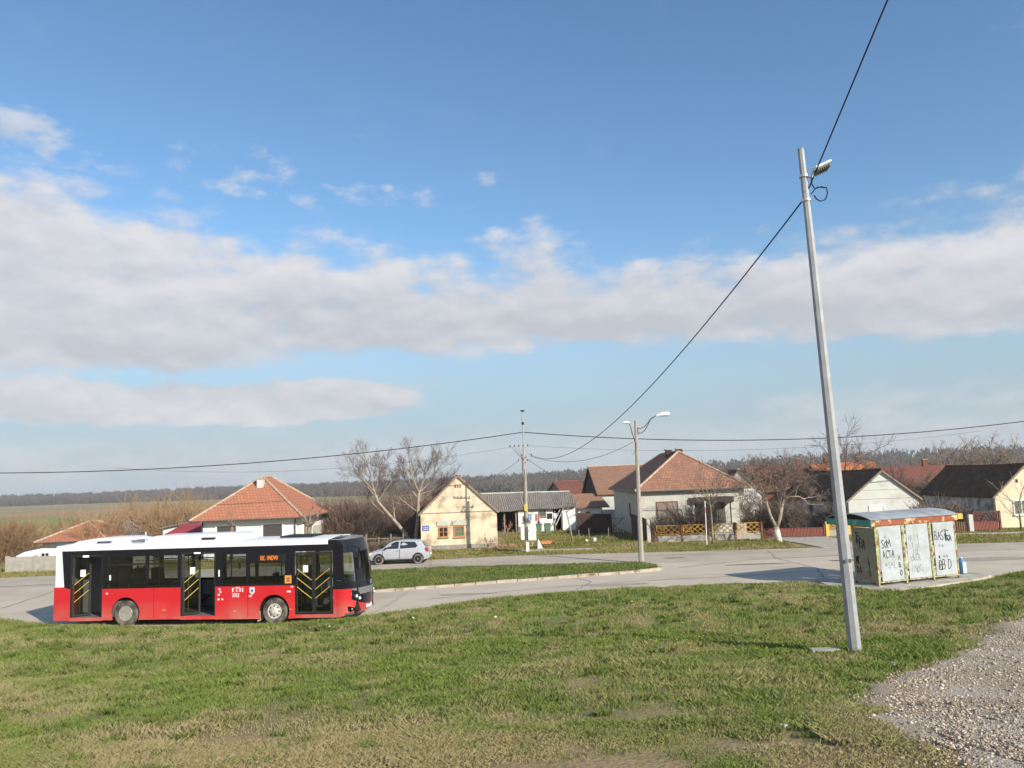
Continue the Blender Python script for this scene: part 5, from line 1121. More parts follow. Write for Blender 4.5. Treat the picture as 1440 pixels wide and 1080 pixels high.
MB().tube([(.05, -.05, 6.85), (-.1, -.05, 7.3), (-.2, -.05, 7.8), (-.28, -.05, 7.98), (-.5, -.05, 8.02)], .028, 6).build('arm', 'gutter', t)
MB().tube([(.05, -.05, 6.7), (-.05, -.05, 7.15), (-.17, -.05, 7.5)], .025, 6).build('arm', 'gutter', t)
lamp_head(t, -.22, -.62, 8.02, .7, .0)
MB().tube([(.05, -.1, 6.85), (.0, -.1, 6.4), (-.15, -.1, 6.2)], .012, 4).build('loose_wire', 'cable', t)
# tall grey pole near the viewpoint
PX, PY = 4.97, 12.3; PZ = H(PX, PY)
t = thing('steel_pole', 'tall tapering grey steel pole with floodlight, nearest to the viewer on the slope', 'pole', (PX, PY, PZ), 0)
t.rotation_euler = (0, R_(-1.35), 0)
MB().tube([(0, 0, -.3), (0, 0, 3.5), (0, 0, 7.86)], [.102, .083, .052], 8).build('post', 'galv', t)
MB().lathe([(.052, 7.862), (.055, 7.88), (.02, 7.885)], n=8).build('cap', 'galv', t)
for z in (7.42, 7.02): MB().lathe([(.066, z-.025), (.074, z-.02), (.074, z+.02), (.066, z+.025)], n=12).build('clamp', 'steel', t)
MB().box(-.012, .012, -.085, -.07, 1.98, 2.03).build('plate', 'gutter', t)
mb = MB(); mb.box(-.05, -.015, -.1, -.092, 1.35, 1.4); mb.box(.015, .05, -.1, -.092, 1.35, 1.4); mb.build('marking', 'gutter', t)
f = MB(); T = Matrix.Translation((.12, -.06, 7.46)) @ Matrix.Rotation(R_(-22), 4, 'Y') @ Matrix.Rotation(R_(-8), 4, 'X')
f.box(.03, .3, -.13, .1, -.012, .02, T); fl = f.build('floodlight', 'lamp_white', t)
f = MB(); f.box(.05, .28, -.11, .08, -.035, -.0125, T)
for k in range(6): f.box(.05+.038*k, .06+.038*k, -.11, .08, -.07, -.036, T)
f.build('heat_sink', 'bus_grey', fl)
MB().tube([(.04, -.05, 7.4), (.1, -.08, 7.36), (.14, -.08, 7.47)], .022, 7).build('bracket', 'steel', fl)
MB().tube([(.06, -.03, 7.48), (.12, -.05, 7.53), (.2, -.06, 7.5)], .014, 6).build('bracket', 'steel', fl)
MB().tube([(.1, -.06, 7.4), (.08, -.09, 7.25), (.12, -.09, 7.17), (.22, -.09, 7.2), (.3, -.1, 7.18), (.31, -.1, 7.08), (.26, -.1, 6.98), (.18, -.1, 6.96), (.13, -.09, 7.0), (.1, -.08, 7.07)], .011, 6).build('cable_loop', 'cable', t, smooth=2)
MB().tube([(.06, -.06, 7.1), (.16, -.09, 7.2), (.28, -.1, 7.17)], .009, 6).build('cable_loop', 'cable', t, smooth=2)
wire('cable', 'thick black cable from the tall grey pole rising out of the photo at the top', (4.82, 12.2, PZ+7.18), (4.35, 3.0, 12.6), .0, .011)
wire('cable', 'long black cable sagging from the tall grey pole to the utility pole', (4.80, 12.3, PZ+7.08), (UX+.35, UY, 6.75), 1.75, .013, 60)
wire('cable', 'thick black cable running left from the utility pole across the photo', (UX, UY-.1, 8.25), (-56, 55, 8.3), 1.62, .03, 40)
wire('cable', 'thick black cable running right from the utility pole across the photo', (UX, UY-.1, 8.25), (40, 55.5, 8.1), 1.15, .03, 40)
wire('cable', 'thin wire drooping from utility pole to the old street lamp', (UX+.4, UY, 6.6), (LX-.1, LY, 6.9), .75, .013)
wire('cable', 'thin wire from utility pole down towards the tan roofed house', (UX+.3, UY, 6.35), (8.6, 84, 5.6), 1.2, .014)
wire('cable', 'thin wire from utility pole down behind the cream cottage', (UX-.4, UY, 6.25), (-3.5, 69, 5.0), .3, .013)
wire('cable', 'faint thin wire running left from the crossarm', (UX-.9, UY, 7.25), (-30, 60, 7.0), .9, .008)
wire('cable', 'faint thin wire running right from the crossarm', (UX+.3, UY, 7.3), (34, 58, 7.2), .8, .008)
t = thing('marker_post', 'thin white post with a red band standing before the yellow fence', 'post', (12.93, 55.6, 0), 0)
MB().tube([(0, 0, -.1), (.06, 0, 3.0)], .032, 8).build('post', 'white_trim', t); MB().lathe([(.037, 2.2), (.037, 2.6)], (.05, 0, 0), 'z', 8).build('red_band', 'sign_red', t)
# ------------------------------------------------------------------ the bus (x forward, y away from the viewer, z up)
WB = 2.55; TH = R_(-8)
bus = thing('city_bus', 'red, white and black city bus parked with its middle and rear doors open', 'bus', (-18.19, 31.77, .006), TH)
def arch_poly(x0, x1, z0, z1, cx, r, cz=.5):
    pts = [(x0, z0)]; a0 = math.asin((z0-cz)/r)
    for k in range(17):
        w = pi-a0-(pi-2*a0)*k/16; pts.append((cx+r*cos(w), cz+r*sin(w)))
    return pts+[(x1, z0), (x1, z1), (x0, z1)]
RZ = 1.43
sides = []
mb = MB(); mb.prism([(0, .25), (.69, .25), (.69, 1.44), (.42, 1.5), (0, 1.52)], 0, .06, 'y'); mb.build('rear_corner_panel', 'bus_red', bus)
mb = MB(); mb.prism(arch_poly(2.05, 5.30, .25, RZ, 3.03, .6), 0, .05, 'y'); o = mb.build('side_panel', 'bus_red', bus)
mb = MB(); mb.box(1.15, 2.04, 0, .05, .25, .36) if False else None
MB().prism(arch_poly(6.72, 9.88, .22, RZ, 9.07, .6), 0, .05, 'y').build('side_panel', 'bus_red', bus)
for a, b in ((.69, 2.05), (5.30, 6.72), (9.88, 11.38)): MB().box(a, b, 0, .055, .23, .355).build('door_sill', 'bus_red', bus)
# panel seams, flaps
mb = MB()
for x in (4.2, 8.02): mb.box(x, x+.012, -.003, .0, .3, 1.42)
mb.build('seam', 'bus_rubber', o); mb = MB()
MB().prism(arch_poly(0, 12, .22, RZ, 3.03, .6)[:0] or [(.02, .3), (11.4, .3), (11.4, 1.4), (.02, 1.4)], WB-.05, WB, 'y').build('far_side_panel', 'bus_red', bus)
# arches: dark liners with a lip
for cx in (3.03, 9.07):
    mb = MB(); N = 16; o_ = []
    for k in range(N):
        a, b = pi*k/N, pi*(k+1)/N
        P0, P1 = (cx+.6*cos(a), .5+.6*sin(a)), (cx+.6*cos(b), .5+.6*sin(b)); Q0, Q1 = (cx+.64*cos(a), .5+.64*sin(a)), (cx+.64*cos(b), .5+.64*sin(b))
        mb.quad((P0[0], .05, P0[1]), (P1[0], .05, P1[1]), (P1[0], .6, P1[1]), (P0[0], .6, P0[1]))
    mb.box(cx-.6, cx+.6, .6, .62, .2, 1.1); mb.build('wheel_arch', 'bus_rubber', bus)
    for side, y0, sgn in (('near', .02, 1), ('far', WB-.02, -1)):
        w = bpy.data.objects.new('wheel', None); C.objects.link(w); w.parent = bus; w.location = (cx, y0, .49)
        if cx > 5: w.rotation_euler = (0, 0, R_(-3))
        if sgn < 0: w.rotation_euler = (0, 0, pi)
        MB().lathe([(.27, 0.02), (.30, -.0), (.46, .005), (.485, .04), (.485, .22), (.45, .27), (.27, .27)], ax='y', n=40).build('tyre', 'rubber', w, smooth=True)
        rm = MB()
        if cx < 5: rm.lathe([(.285, .012), (.27, .0), (.25, .03), (.22, .13), (.17, .16), (.12, .16), (.11, .07), (.09, .04), (.0005, .04)], ax='y', n=32)
        else: rm.lathe([(.285, .012), (.27, -.005), (.25, .02), (.21, .02), (.17, -.02), (.11, -.03), (.09, -.06), (.0005, -.065)], ax='y', n=32)
        rim = rm.build('rim', 'rim' if cx < 5 else 'rim_white', w, smooth=True)
        hb = MB(); 
        for k in range(8):
            a = 2*pi*k/8; rr, yy = (.195, .135) if cx < 5 else (.185, .0); hb.lathe([(.028, yy-.02), (.028, yy+.03)], (rr*cos(a), 0, rr*sin(a)), 'y', 8)
        hb.build('hand_hole', 'dark', rim); hb = MB()
        for k in range(10):
            a = 2*pi*k/10+.1; yy = .02 if cx < 5 else -.05; hb.lathe([(.012, yy-.01), (.012, yy+.04)], (.085*cos(a), 0, .085*sin(a)), 'y', 6)
        hb.build('wheel_nut', 'steel', rim)
MB().box(8.38, 8.44, .06, .5, .12, .75).build('mud_flap', 'concrete_pole', bus)
# black glazing band: pillars, headers, waist
def band(y0, y1, cells, name, hz_=2.62):
    """cells: (x0, x1, z0, z1) openings filled with glass"""
    mb = MB(); X = .0
    return mb
NB = MB(); y0, y1 = .004, .05
NB.prism([(.3, 2.9), (.69, 2.9), (.69, 1.44), (.5, 1.5), (.44, 1.56)], y0, y1, 'y')
NB.box(.69, 2.05, y0, y1, 2.74, 2.9); NB.box(2.05, 2.2, y0, y1, RZ, 2.9); NB.box(2.2, 5.18, y0, y1, 2.64, 2.9); NB.box(2.2, 5.18, y0, y1, RZ, 1.5)
NB.box(3.84, 3.96, y0, y1, 1.5, 2.64); NB.box(5.18, 5.30, y0, y1, RZ, 2.9); NB.box(5.30, 6.72, y0, y1, 2.74, 2.9); NB.box(6.72, 7.05, y0, y1, RZ, 2.9)
NB.box(7.05, 9.80, y0, y1, 2.62, 2.9); NB.box(7.05, 9.80, y0, y1, RZ, 1.5); NB.box(7.95, 8.07, y0, y1, 1.5, 2.62); NB.box(8.07, 9.80, y0, y1, 2.27, 2.62); NB.box(9.55, 9.8, y0, y1, 1.5, 2.27); NB.box(9.80, 9.88, y0, y1, RZ, 2.9)
NB.box(9.88, 11.38, y0, y1, 2.66, 2.9); NB.box(11.38, 11.5, y0, y1, 1.24, 2.9); NB.build('window_band', 'bus_black', bus)
MB().box(11.38, 11.5, 0, .05, .23, 1.238).build('front_corner_panel', 'bus_red', bus)
for a, b, z0, z1 in ((2.2, 3.84, 1.5, 2.64), (3.96, 5.18, 1.5, 2.64), (7.05, 7.95, 1.5, 2.62), (8.07, 9.55, 1.5, 2.27)):
    g = MB().box(a, b, .016, .026, z0, z1).build('window', 'glass_bus', bus)
    if b-a > 1.1 and a < 6 or a == 7.05: MB().box(a+.04, b-.04, .01, .034, z1-.33, z1-.29).build('hopper_rail', 'bus_rubber', g)
# inner hopper and far side
FB = MB(); y0, y1 = WB-.05, WB-.004; FB.box(.02, 11.4, y0, y1, 2.64, 2.9); FB.box(.02, 11.4, y0, y1, 1.4, 1.5)
for x in (.02, 1.5, 2.9, 4.3, 5.7, 7.1, 8.4, 9.7): FB.box(x, x+.14, y0, y1, 1.5, 2.64)
FB.box(11.3, 11.4, y0, y1, 1.5, 2.64)
FB.box(.16, 1.5, y0, y1, 1.5, 2.64); FB.build('far_window_band', 'bus_black', bus)
for x in (1.64, 3.04, 4.44, 5.84, 7.24, 8.54, 9.84):
    MB().box(x, {1.64: 2.9, 3.04: 4.3, 4.44: 5.7, 5.84: 7.1, 7.24: 8.4, 8.54: 9.7, 9.84: 11.3}[x], WB-.03, WB-.02, 1.5, 2.64).build('window', 'glass_clear', bus)
mb = MB(); 
for x in (3.04, 4.44, 5.84, 7.24, 8.54): mb.box(x, x+1.26, WB-.05, WB-.031, 2.28, 2.32)
mb.build('far_hopper_rail', 'bus_rubber', bus)
# roof and rear
def section(z_add=0): return [(0, 2.903), (0, 3.0), (.05, 3.06), (.16, 3.1), (.6, 3.13), (WB/2, 3.14), (WB-.6, 3.13), (WB-.16, 3.1), (WB-.05, 3.06), (WB, 3.0), (WB, 2.903)]
def yz_prism(mb, sec, xa, xb):
    return mb.prism(sec, xa, xb, 'x')
mb = MB(); yz_prism(mb, section(), .06, 11.2); mb.build('roof', 'bus_white', bus, smooth=True)
# rear shell with rounded corner
mb = MB(); prof = [(.3, 0), (.12, .02), (.03, .1), (-.01, .35), (-.02, WB/2), (-.01, WB-.35), (.03, WB-.1), (.12, WB-.02), (.3, WB)]
def wrap(pf, z0, z1, t=.05, inx=1, lean=0.):
    n_ = len(pf); m = MB(); vs = []
    for z, l in ((z0, 0), (z1, lean)):
        for x, y in pf: vs.append((x+l, y, z))
    for z, l in ((z0, 0), (z1, lean)):
        for x, y in pf: vs.append((x+l+inx*t, min(max(y, .02), WB-.02), z))
    fs = [(i, i+1, n_+i+1, n_+i) for i in range(n_-1)]+[(2*n_+i+1, 2*n_+i, 3*n_+i, 3*n_+i+1) for i in range(n_-1)]+[(n_+i, n_+i+1, 3*n_+i+1, 3*n_+i) for i in range(n_-1)]+[(i+1, i, 2*n_+i, 2*n_+i+1) for i in range(n_-1)]
    return m.add(vs, fs)
wrap(prof, 1.522, 2.902).build('rear_shell', 'bus_white', bus, smooth=True)
wrap(prof, .28, 1.52).build('rear_bumper_shell', 'bus_red', bus, smooth=True)
MB().prism([(-.015, 2.903), (.06, 2.903), (.06, 3.1), (.03, 3.08), (-.0, 3.0)], .04, WB-.04, 'y').build('rear_roof_edge', 'bus_white', bus)
# white rear quarter beside the black band (slanted)
MB().prism([(.05, 1.522), (.43, 1.522), (.42, 1.6), (.3, 2.9), (.05, 2.9)], .0, .003, 'y').build('rear_quarter', 'bus_white', bus)
# roof equipment
def pod(x0, x1, y0_, y1_, z0, z1, fr=.35, rr=.3, name='roof_pod', m='bus_white'):
    mb = MB(); n_ = 5; vs = []
    st = [(x0, 0), (x0+rr*.3, .7), (x0+rr, 1), (x1-fr, 1), (x1-fr*.3, .65), (x1, 0)]
    for x, h_ in st:
        z = z0+(z1-z0)*h_; ins = .12*h_; vs += [(x, y0_, z0), (x, y0_+.04+ins*.3, z0+(z-z0)*.7), (x, y0_+.1+ins, z), (x, y1_-.1-ins, z), (x, y1_-.04-ins*.3, z0+(z-z0)*.7), (x, y1_, z0)]
    fs = []
    for i in range(5):
        for k in range(5): fs.append((i*6+k, i*6+k+1, i*6+6+k+1, i*6+6+k))
    return mb.add(vs, fs).build(name, m, bus, smooth=True)
pod(.35, 2.95, .3, WB-.3, 3.08, 3.33, .5, 1.0, 'engine_cover'); p_ = pod(3.55, 7.55, .3, WB-.3, 3.08, 3.36, .4, .35, 'air_conditioner')
MB().box(6.0, 6.55, .27, .33, 3.2, 3.26).build('vent', 'bus_rubber', p_); MB().box(1.6, 2.2, .25, .31, 3.19, 3.23).build('vent', 'bus_rubber', bus)
MB().tube([(3.45, .6, 3.1), (3.45, .6, 3.52)], .02, 6).build('aerial', 'bus_white', bus)
MB().box(9.0, 10.3, .7, 1.8, 3.13, 3.2).build('roof_hatch', 'bus_rubber', bus); MB().box(2.5, 3.4, .55, 1.2, 3.1, 3.22).build('roof_duct', 'bus_grey', bus)
# front end: rounded in plan, wrapped strips at different heights
def front_profile(bulge, lean=0):
    return [(11.5, 0), (11.72, .03), (11.9, .16), (12.02+bulge*.5, .42), (12.12+bulge, .85), (12.16+bulge, WB/2), (12.12+bulge, WB-.85), (12.02+bulge*.5, WB-.42), (11.9, WB-.16), (11.72, WB-.03), (11.5, WB)]
def fstrip(z0, z1, l0, l1, i0=0, i1=10, m='bus_black', name='front_strip', b0=0., b1=0., t=.03, e0=None, e1=None):
    """strip of the front skin between two heights; l = set-back of the face at each height"""
    A = front_profile(b0); B = front_profile(b1); n_ = i1-i0+1
    def P(pf, i, l, z, ins):
        x, y = pf[i]; k = min(1, (x-11.5)/.5); return (x-l*k-ins, y+(ins if y < WB/2-.1 else -ins if y > WB/2+.1 else 0)*.5, z)
    vs = []
    for ins in (0, t):
        for pf, l, z, e in ((A, l0, z0, e0), (B, l1, z1, e1)):
            for j, i in enumerate(range(i0, i1+1)):
                zz = z+(e[j] if e else 0); vs.append(P(pf, i, l, zz, ins))
    fs = [(i, i+1, n_+i+1, n_+i) for i in range(n_-1)]+[(2*n_+i+1, 2*n_+i, 3*n_+i, 3*n_+i+1) for i in range(n_-1)]+[(n_+i, n_+i+1, 3*n_+i+1, 3*n_+i) for i in range(n_-1)]+[(i+1, i, 2*n_+i, 2*n_+i+1) for i in range(n_-1)]+[(0, n_, 3*n_, 2*n_), (n_-1, 3*n_-1, 4*n_-1, 2*n_-1)]
    return MB().add(vs, fs).build(name, m, bus, smooth=True)
eb = [.1, .08, .04, 0, -.03, -.04, -.03, 0, .04, .08, .1]
fstrip(.26, .62, .12, .02, m='bus_red', name='front_bumper', e0=[-.03, 0, .02, .04, .05, .05, .05, .04, .02, 0, -.03], e1=[.3, .3, .24, .1, .0, -.04, .0, .1, .24, .3, .3])
fstrip(.925, 1.24, .02, .02, 0, 2, 'bus_red', 'front_wing', e0=[0, 0, -.06]); fstrip(.925, 1.24, .02, .02, 8, 10, 'bus_red', 'front_wing', e0=[-.06, 0, 0])
fstrip(.62, .98, .03, .02, 2, 8, 'bus_black', 'grille', e0=[.25, .11, .01, -.03, .01, .11, .25])
fstrip(.985, 1.235, .025, .015, 2, 8, 'bus_grey', 'grey_panel', b0=.02, b1=.03, e0=[.0]*7)
fstrip(1.242, 1.5, .015, .03, 0, 10, 'bus_black', 'badge_panel', b0=.04, b1=.02, e0=None, e1=[.06, .04, .0, -.03, -.05, -.06, -.05, -.03, .0, .04, .06])
ws = fstrip(1.505, 2.56, .03, .12, 1, 10, 'glass_clear', 'windscreen', t=.012, e0=[.04, .0, -.03, -.05, -.06, -.05, -.03, .0, .04, .06])
fstrip(1.565, 2.9, .0, .06, 0, 1, 'bus_black', 'front_pillar')
fstrip(2.562, 3.04, .12, .22, 0, 10, 'bus_black', 'front_header')
mb = MB(); pf = front_profile(0); top = [(x-.22*min(1, (x-11.5)/.5), y, 3.04) for x, y in pf]; mb.add(top+[(11.2, 0.02, 3.06), (11.2, WB-.02, 3.06), (11.2, WB/2, 3.14)], [tuple(range(11))+(12, 13, 11)]); mb.box(11.2, 11.5, .001, .03, 2.9, 3.04)
mb.build('front_roof', 'bus_black', bus)
MB().box(11.4, 11.75, .5, WB-.5, 2.66, 2.9).build('route_box', 'dark', bus)
# head lamps, fog lamps, plate, badge
for sg in (0, 1):
    Y = lambda y: y if sg == 0 else WB-y
    hl = MB().add([(11.9, Y(.15), 1.2), (12.03, Y(.44), 1.1), (12.06, Y(.56), .78), (11.95, Y(.22), .82), (11.8, Y(.15), 1.2), (11.9, Y(.5), 1.1), (11.9, Y(.56), .78), (11.8, Y(.22), .82)], [(0, 1, 2, 3), (0, 1, 5, 4), (1, 2, 6, 5), (2, 3, 7, 6), (3, 0, 4, 7)]).build('headlight', 'bus_black', bus)
    hl2 = MB(); 
    for z, y in ((.95, .3), (.86, .42)): hl2.lathe([(.045, 0), (.05, .02), (.03, .035)], (11.985+(y-.3)*.45, Y(y), z), 'x', 12)
    hl2.build('lens', 'lamp_glow' if sg == 0 else 'white_sticker', hl)
    fl_ = MB().add([(11.86, Y(.1), .6), (12.0, Y(.36), .5), (11.88, Y(.13), .42), (11.7, Y(.1), .6), (11.8, Y(.4), .5), (11.7, Y(.13), .42)], [(0, 1, 2), (0, 1, 4, 3), (1, 2, 5, 4), (2, 0, 3, 5)]).build('fog_lamp', 'bus_black', bus)
    MB().lathe([(.03, 0), (.03, .02)], (11.885, Y(.17), .5), 'x', 10).build('lens', 'white_sticker', fl_)
mb = MB(); mb.box(12.085, 12.11, WB/2-.28, WB/2+.28, .42, .55); mb.build('number_plate', 'white_sticker', bus)

# lettering made of flat strokes
ST = {'A': [[(0, 0), (.3, 1), (.6, 0)], [(.12, .4), (.48, .4)]], 'B': [[(0, 0), (0, 1), (.4, .95), (.45, .7), (.35, .52), (0, .5)], [(.35, .52), (.55, .35), (.45, .05), (0, 0)]], 'C': [[(.6, .85), (.35, 1), (.08, .8), (0, .5), (.08, .15), (.35, 0), (.6, .12)]], 'E': [[(.55, 1), (0, 1), (0, 0), (.55, 0)], [(0, .5), (.45, .5)]],
      'M': [[(0, 0), (0, 1), (.32, .4), (.64, 1), (.64, 0)]], 'O': [[(.3, 1), (.05, .75), (.02, .4), (.2, .02), (.45, .05), (.6, .4), (.55, .8), (.3, 1)]], 'R': [[(0, 0), (0, 1), (.4, .95), (.5, .72), (.35, .5), (0, .48)], [(.25, .48), (.58, 0)]], 'S': [[(.55, .88), (.3, 1), (.05, .82), (.12, .58), (.48, .42), (.56, .15), (.3, 0), (0, .12)]],
      'T': [[(0, 1), (.62, 1)], [(.31, 1), (.31, 0)]], 'V': [[(0, 1), (.3, 0), (.6, 1)]], 'Y': [[(0, 1), (.3, .5), (.6, 1)], [(.3, .5), (.3, 0)]], 'K': [[(0, 0), (0, 1)], [(.55, 1), (0, .45), (.58, 0)]], 'L': [[(0, 1), (0, 0), (.5, 0)]], 'N': [[(0, 0), (0, 1), (.55, 0), (.55, 1)]], 'I': [[(.15, 0), (.15, 1)]], 'P': [[(0, 0), (0, 1), (.45, .93), (.5, .7), (.35, .5), (0, .48)]],
      'G': [[(.58, .85), (.35, 1), (.08, .8), (0, .45), (.1, .1), (.4, 0), (.6, .15), (.6, .45), (.38, .45)]], 'J': [[(.5, 1), (.5, .2), (.3, 0), (.05, .1), (0, .25)]], 'D': [[(0, 0), (0, 1), (.35, .92), (.55, .6), (.5, .25), (.3, .04), (0, 0)]], 'U': [[(0, 1), (.02, .2), (.25, 0), (.5, .12), (.55, 1)]],
      '0': [[(.28, 1), (.04, .75), (.04, .25), (.28, 0), (.52, .25), (.52, .75), (.28, 1)]], '1': [[(.1, .8), (.3, 1), (.3, 0)]], '2': [[(.02, .8), (.25, 1), (.5, .85), (.5, .6), (0, 0), (.55, 0)]], '3': [[(.03, .88), (.28, 1), (.5, .8), (.42, .56), (.2, .52), (.5, .44), (.54, .18), (.28, 0), (0, .12)]], '4': [[(.4, 0), (.4, 1), (0, .35), (.58, .35)]], '8': [[(.28, .52), (.05, .75), (.28, 1), (.5, .75), (.28, .52), (.0, .25), (.28, 0), (.55, .25), (.28, .52)]], '.': [[(.1, 0), (.12, .06)]],
      'ч': [[(0, 0), (0, 1), (.5, 1)]], 'П': [[(0, 0), (0, 1), (.5, 1), (.5, 0)]], '*': [[(0, .2), (.5, .9)], [(.1, .9), (.5, .1)], [(0, .55), (.6, .5)]], '~': [[(0, .5), (.15, .8), (.3, .3), (.45, .7), (.6, .4)]]}
def strokes(mb, text, x, z, h, wd, f, jit=0., rd=None, sp=.28, dz=0., ratio=.75, th=.003):
    """write text with ribbon strokes, f maps (u, v, depth) to the surface"""
    for ch in text:
        if ch == ' ': x += h*.5; continue
        rot = (rd.uniform(-.18, .18) if rd else 0); sc = (rd.uniform(.85, 1.15) if rd else 1)
        for line in ST[ch]:
            pts = []
            for u, v in line:
                u, v = u*ratio*h*sc, v*h*sc
                if rd: u += rd.uniform(-jit, jit)*h; v += rd.uniform(-jit, jit)*h
                pts.append((x+u*cos(rot)-v*sin(rot), z+u*sin(rot)+v*cos(rot)))
            for (a, b), (c, d) in zip(pts, pts[1:]):
                l = math.hypot(c-a, d-b) or 1; nx, ny = -(d-b)/l*wd/2, (c-a)/l*wd/2; ex, ey = (c-a)/l*wd*.3, (d-b)/l*wd*.3
                q = [(a+nx-ex, b+ny-ey), (c+nx+ex, d+ny+ey), (c-nx+ex, d-ny+ey), (a-nx-ex, b-ny-ey)]
                mb.add([f(u, v, 0) for u, v in q]+[f(u, v, th) for u, v in q], [(0, 1, 2, 3), (7, 6, 5, 4), (0, 4, 5, 1), (1, 5, 6, 2), (2, 6, 7, 3), (3, 7, 4, 0)])
        x += h*(.62*ratio/.75*.75+sp*.6); z += dz*h
    return x
sidef = lambda u, v, d: (u, -.002-d, v)
mb = MB(); strokes(mb, 'ч', 7.44, 1.235, .12, .025, sidef); strokes(mb, 'C', 7.56, 1.235, .12, .025, sidef); strokes(mb, 'П', 7.69, 1.235, .12, .025, sidef)
for a, b in (((7.4), (7.44)), ((7.8), (7.84))): mb.box(a, b, -.004, -.002, 1.22, 1.37)
mb.box(7.54, 7.7, -.004, -.002, 1.375, 1.40); strokes(mb, '3312', 7.41, 1.04, .13, .026, sidef, sp=.12)
mb.build('fleet_number', 'white_sticker', bus)
cr = MB().prism([(8.1, 1.36), (8.14, 1.4), (8.2, 1.36), (8.26, 1.4), (8.3, 1.36), (8.3, 1.2), (8.2, 1.11), (8.1, 1.2)], -.004, -.002, 'y').build('city_crest', 'white_sticker', bus)
MB().prism([(8.13, 1.3), (8.27, 1.3), (8.2, 1.16)], -.007, -.0045, 'y').build('crest_shield', 'blue_sticker', cr); mb = MB(); strokes(mb, 'TTTT', 8.07, 1.03, .06, .018, sidef, sp=.1); mb.build('crest_text', 'white_sticker', cr)
dp = MB().box(8.45, 9.55, -.006, .003, 2.33, 2.58).build('destination_display', 'dark', bus)
mb = MB(); strokes(mb, 'BE.OVEVO', 8.55, 2.385, .135, .028, lambda u, v, d: (u, -.008-d, v), sp=.29); mb.build('led_text', 'led', dp)
st_ = MB().box(9.5, 9.76, -.006, .0, 1.5, 1.79).build('notice_sticker', 'orange_sticker', bus); mb = MB(); mb.box(9.56, 9.70, -.009, -.007, 1.56, 1.73); mb.build('notice_picture', 'ink_red', st_)
mb = MB()
for x, z in ((6.86, 1.3), (6.9, 1.2), (6.83, 1.1), (6.82, .93), (6.97, .93), (9.58, 1.17), (9.66, 1.17), (9.74, 1.34), (2.22, 1.22)): mb.box(x, x+.07, -.004, -.001, z, z+.06)
mb.build('small_stickers', 'white_sticker', bus)
mb = MB(); mb.box(9.68, 9.78, -.012, -.001, .54, .57); mb.box(4.55, 4.7, -.012, -.001, .58, .61); mb.box(7.45, 7.55, -.012, -.001, .5, .53); mb.build('side_reflector', 'orange_sticker', bus)
mb = MB(); mb.box(2.33, 2.4, .005, .013, 1.75, 1.95); mb.box(6.84, 6.9, -.003, .003, 1.8, 2.05); mb.build('window_sticker', 'white_sticker', bus)
bf = lambda u, v, d: (12.215+d, WB/2+.28-u, v)
mb = MB(); strokes(mb, 'BMC', 0, 1.32, .13, .035, bf, sp=.15); mb.v = [(x+.0, 2*(WB/2)-y, z) for x, y, z in mb.v]; mb.build('badge', 'steel', bus)
# doors
def door_leaf(T, w_, h_, name='door', bars=3, flip=False, label=None, paper=True):
    """leaf drawn in u (width), v (height) with T mapping (u, depth, v)"""
    g = remap(ring(MB(), 0, w_, 0, h_, .07, -.02, .02), T).build(name, 'bus_rubber', bus)
    if label: g['label'] = label
    remap(MB().box(.07, w_-.07, -.004, .004, .07, h_-.07), T).build('pane', 'glass_bus', g)
    mb = MB()
    for k in range(bars):
        z0 = .55+.33*k; a, b = (.06, z0), (w_-.08, z0+.42)
        if flip: a, b = (.06, z0+.42), (w_-.08, z0)
        mb.tube([(a[0], -.05, a[1]), (b[0], -.05, b[1])], .0115, 6)
    remap(mb, T).build('handrail', 'handrail', g)
    if paper: remap(MB().box(w_*.4, w_*.68, -.012, -.006, 1.5, 1.76), T).build('notice', 'white_sticker', g)
    return g
z0 = .37
for a, b, lab in ((.69, 2.05, 'rear'), (5.30, 6.72, 'middle')):
    mb = MB(); 
    for x in (a, b-.05): mb.box(x, x+.05, .01, .06, z0, 2.74)
    mb.box(a+.05, b-.05, .01, .06, 2.66, 2.74); mb.build('door_frame', 'bus_rubber', bus)
    w_ = .64
    # leaves swung inwards, standing nearly square to the side
    door_leaf(lambda u, d, v, a=a: (a+.06+u*cos(R_(35))-d*sin(R_(35)), .06+u*sin(R_(35))+d*cos(R_(35)), z0+.02+v), w_, 2.26, bars=3, label=f'{lab} door leaf folded open on the left')
    door_leaf(lambda u, d, v, b=b: (b-.06-u*cos(R_(62))+d*sin(R_(62)), .06+u*sin(R_(62))+d*cos(R_(62)), z0+.02+v), w_, 2.26, bars=0, paper=False, label=f'{lab} door leaf folded open on the right')
MB().box(1.2, 1.45, -.0, .02, 2.655, 2.72).build('door_lamp', 'lamp_glow', bus); MB().box(5.85, 6.1, -.0, .02, 2.675, 2.73).build('door_lamp', 'lamp_glow', bus)
door_leaf(lambda u, d, v: (9.93+u, .03+d, z0+.02+v), .70, 2.24, flip=True, label='left leaf of the closed front door'); door_leaf(lambda u, d, v: (10.64+u, .03+d, z0+.02+v), .70, 2.24, paper=False, label='right leaf of the closed front door')
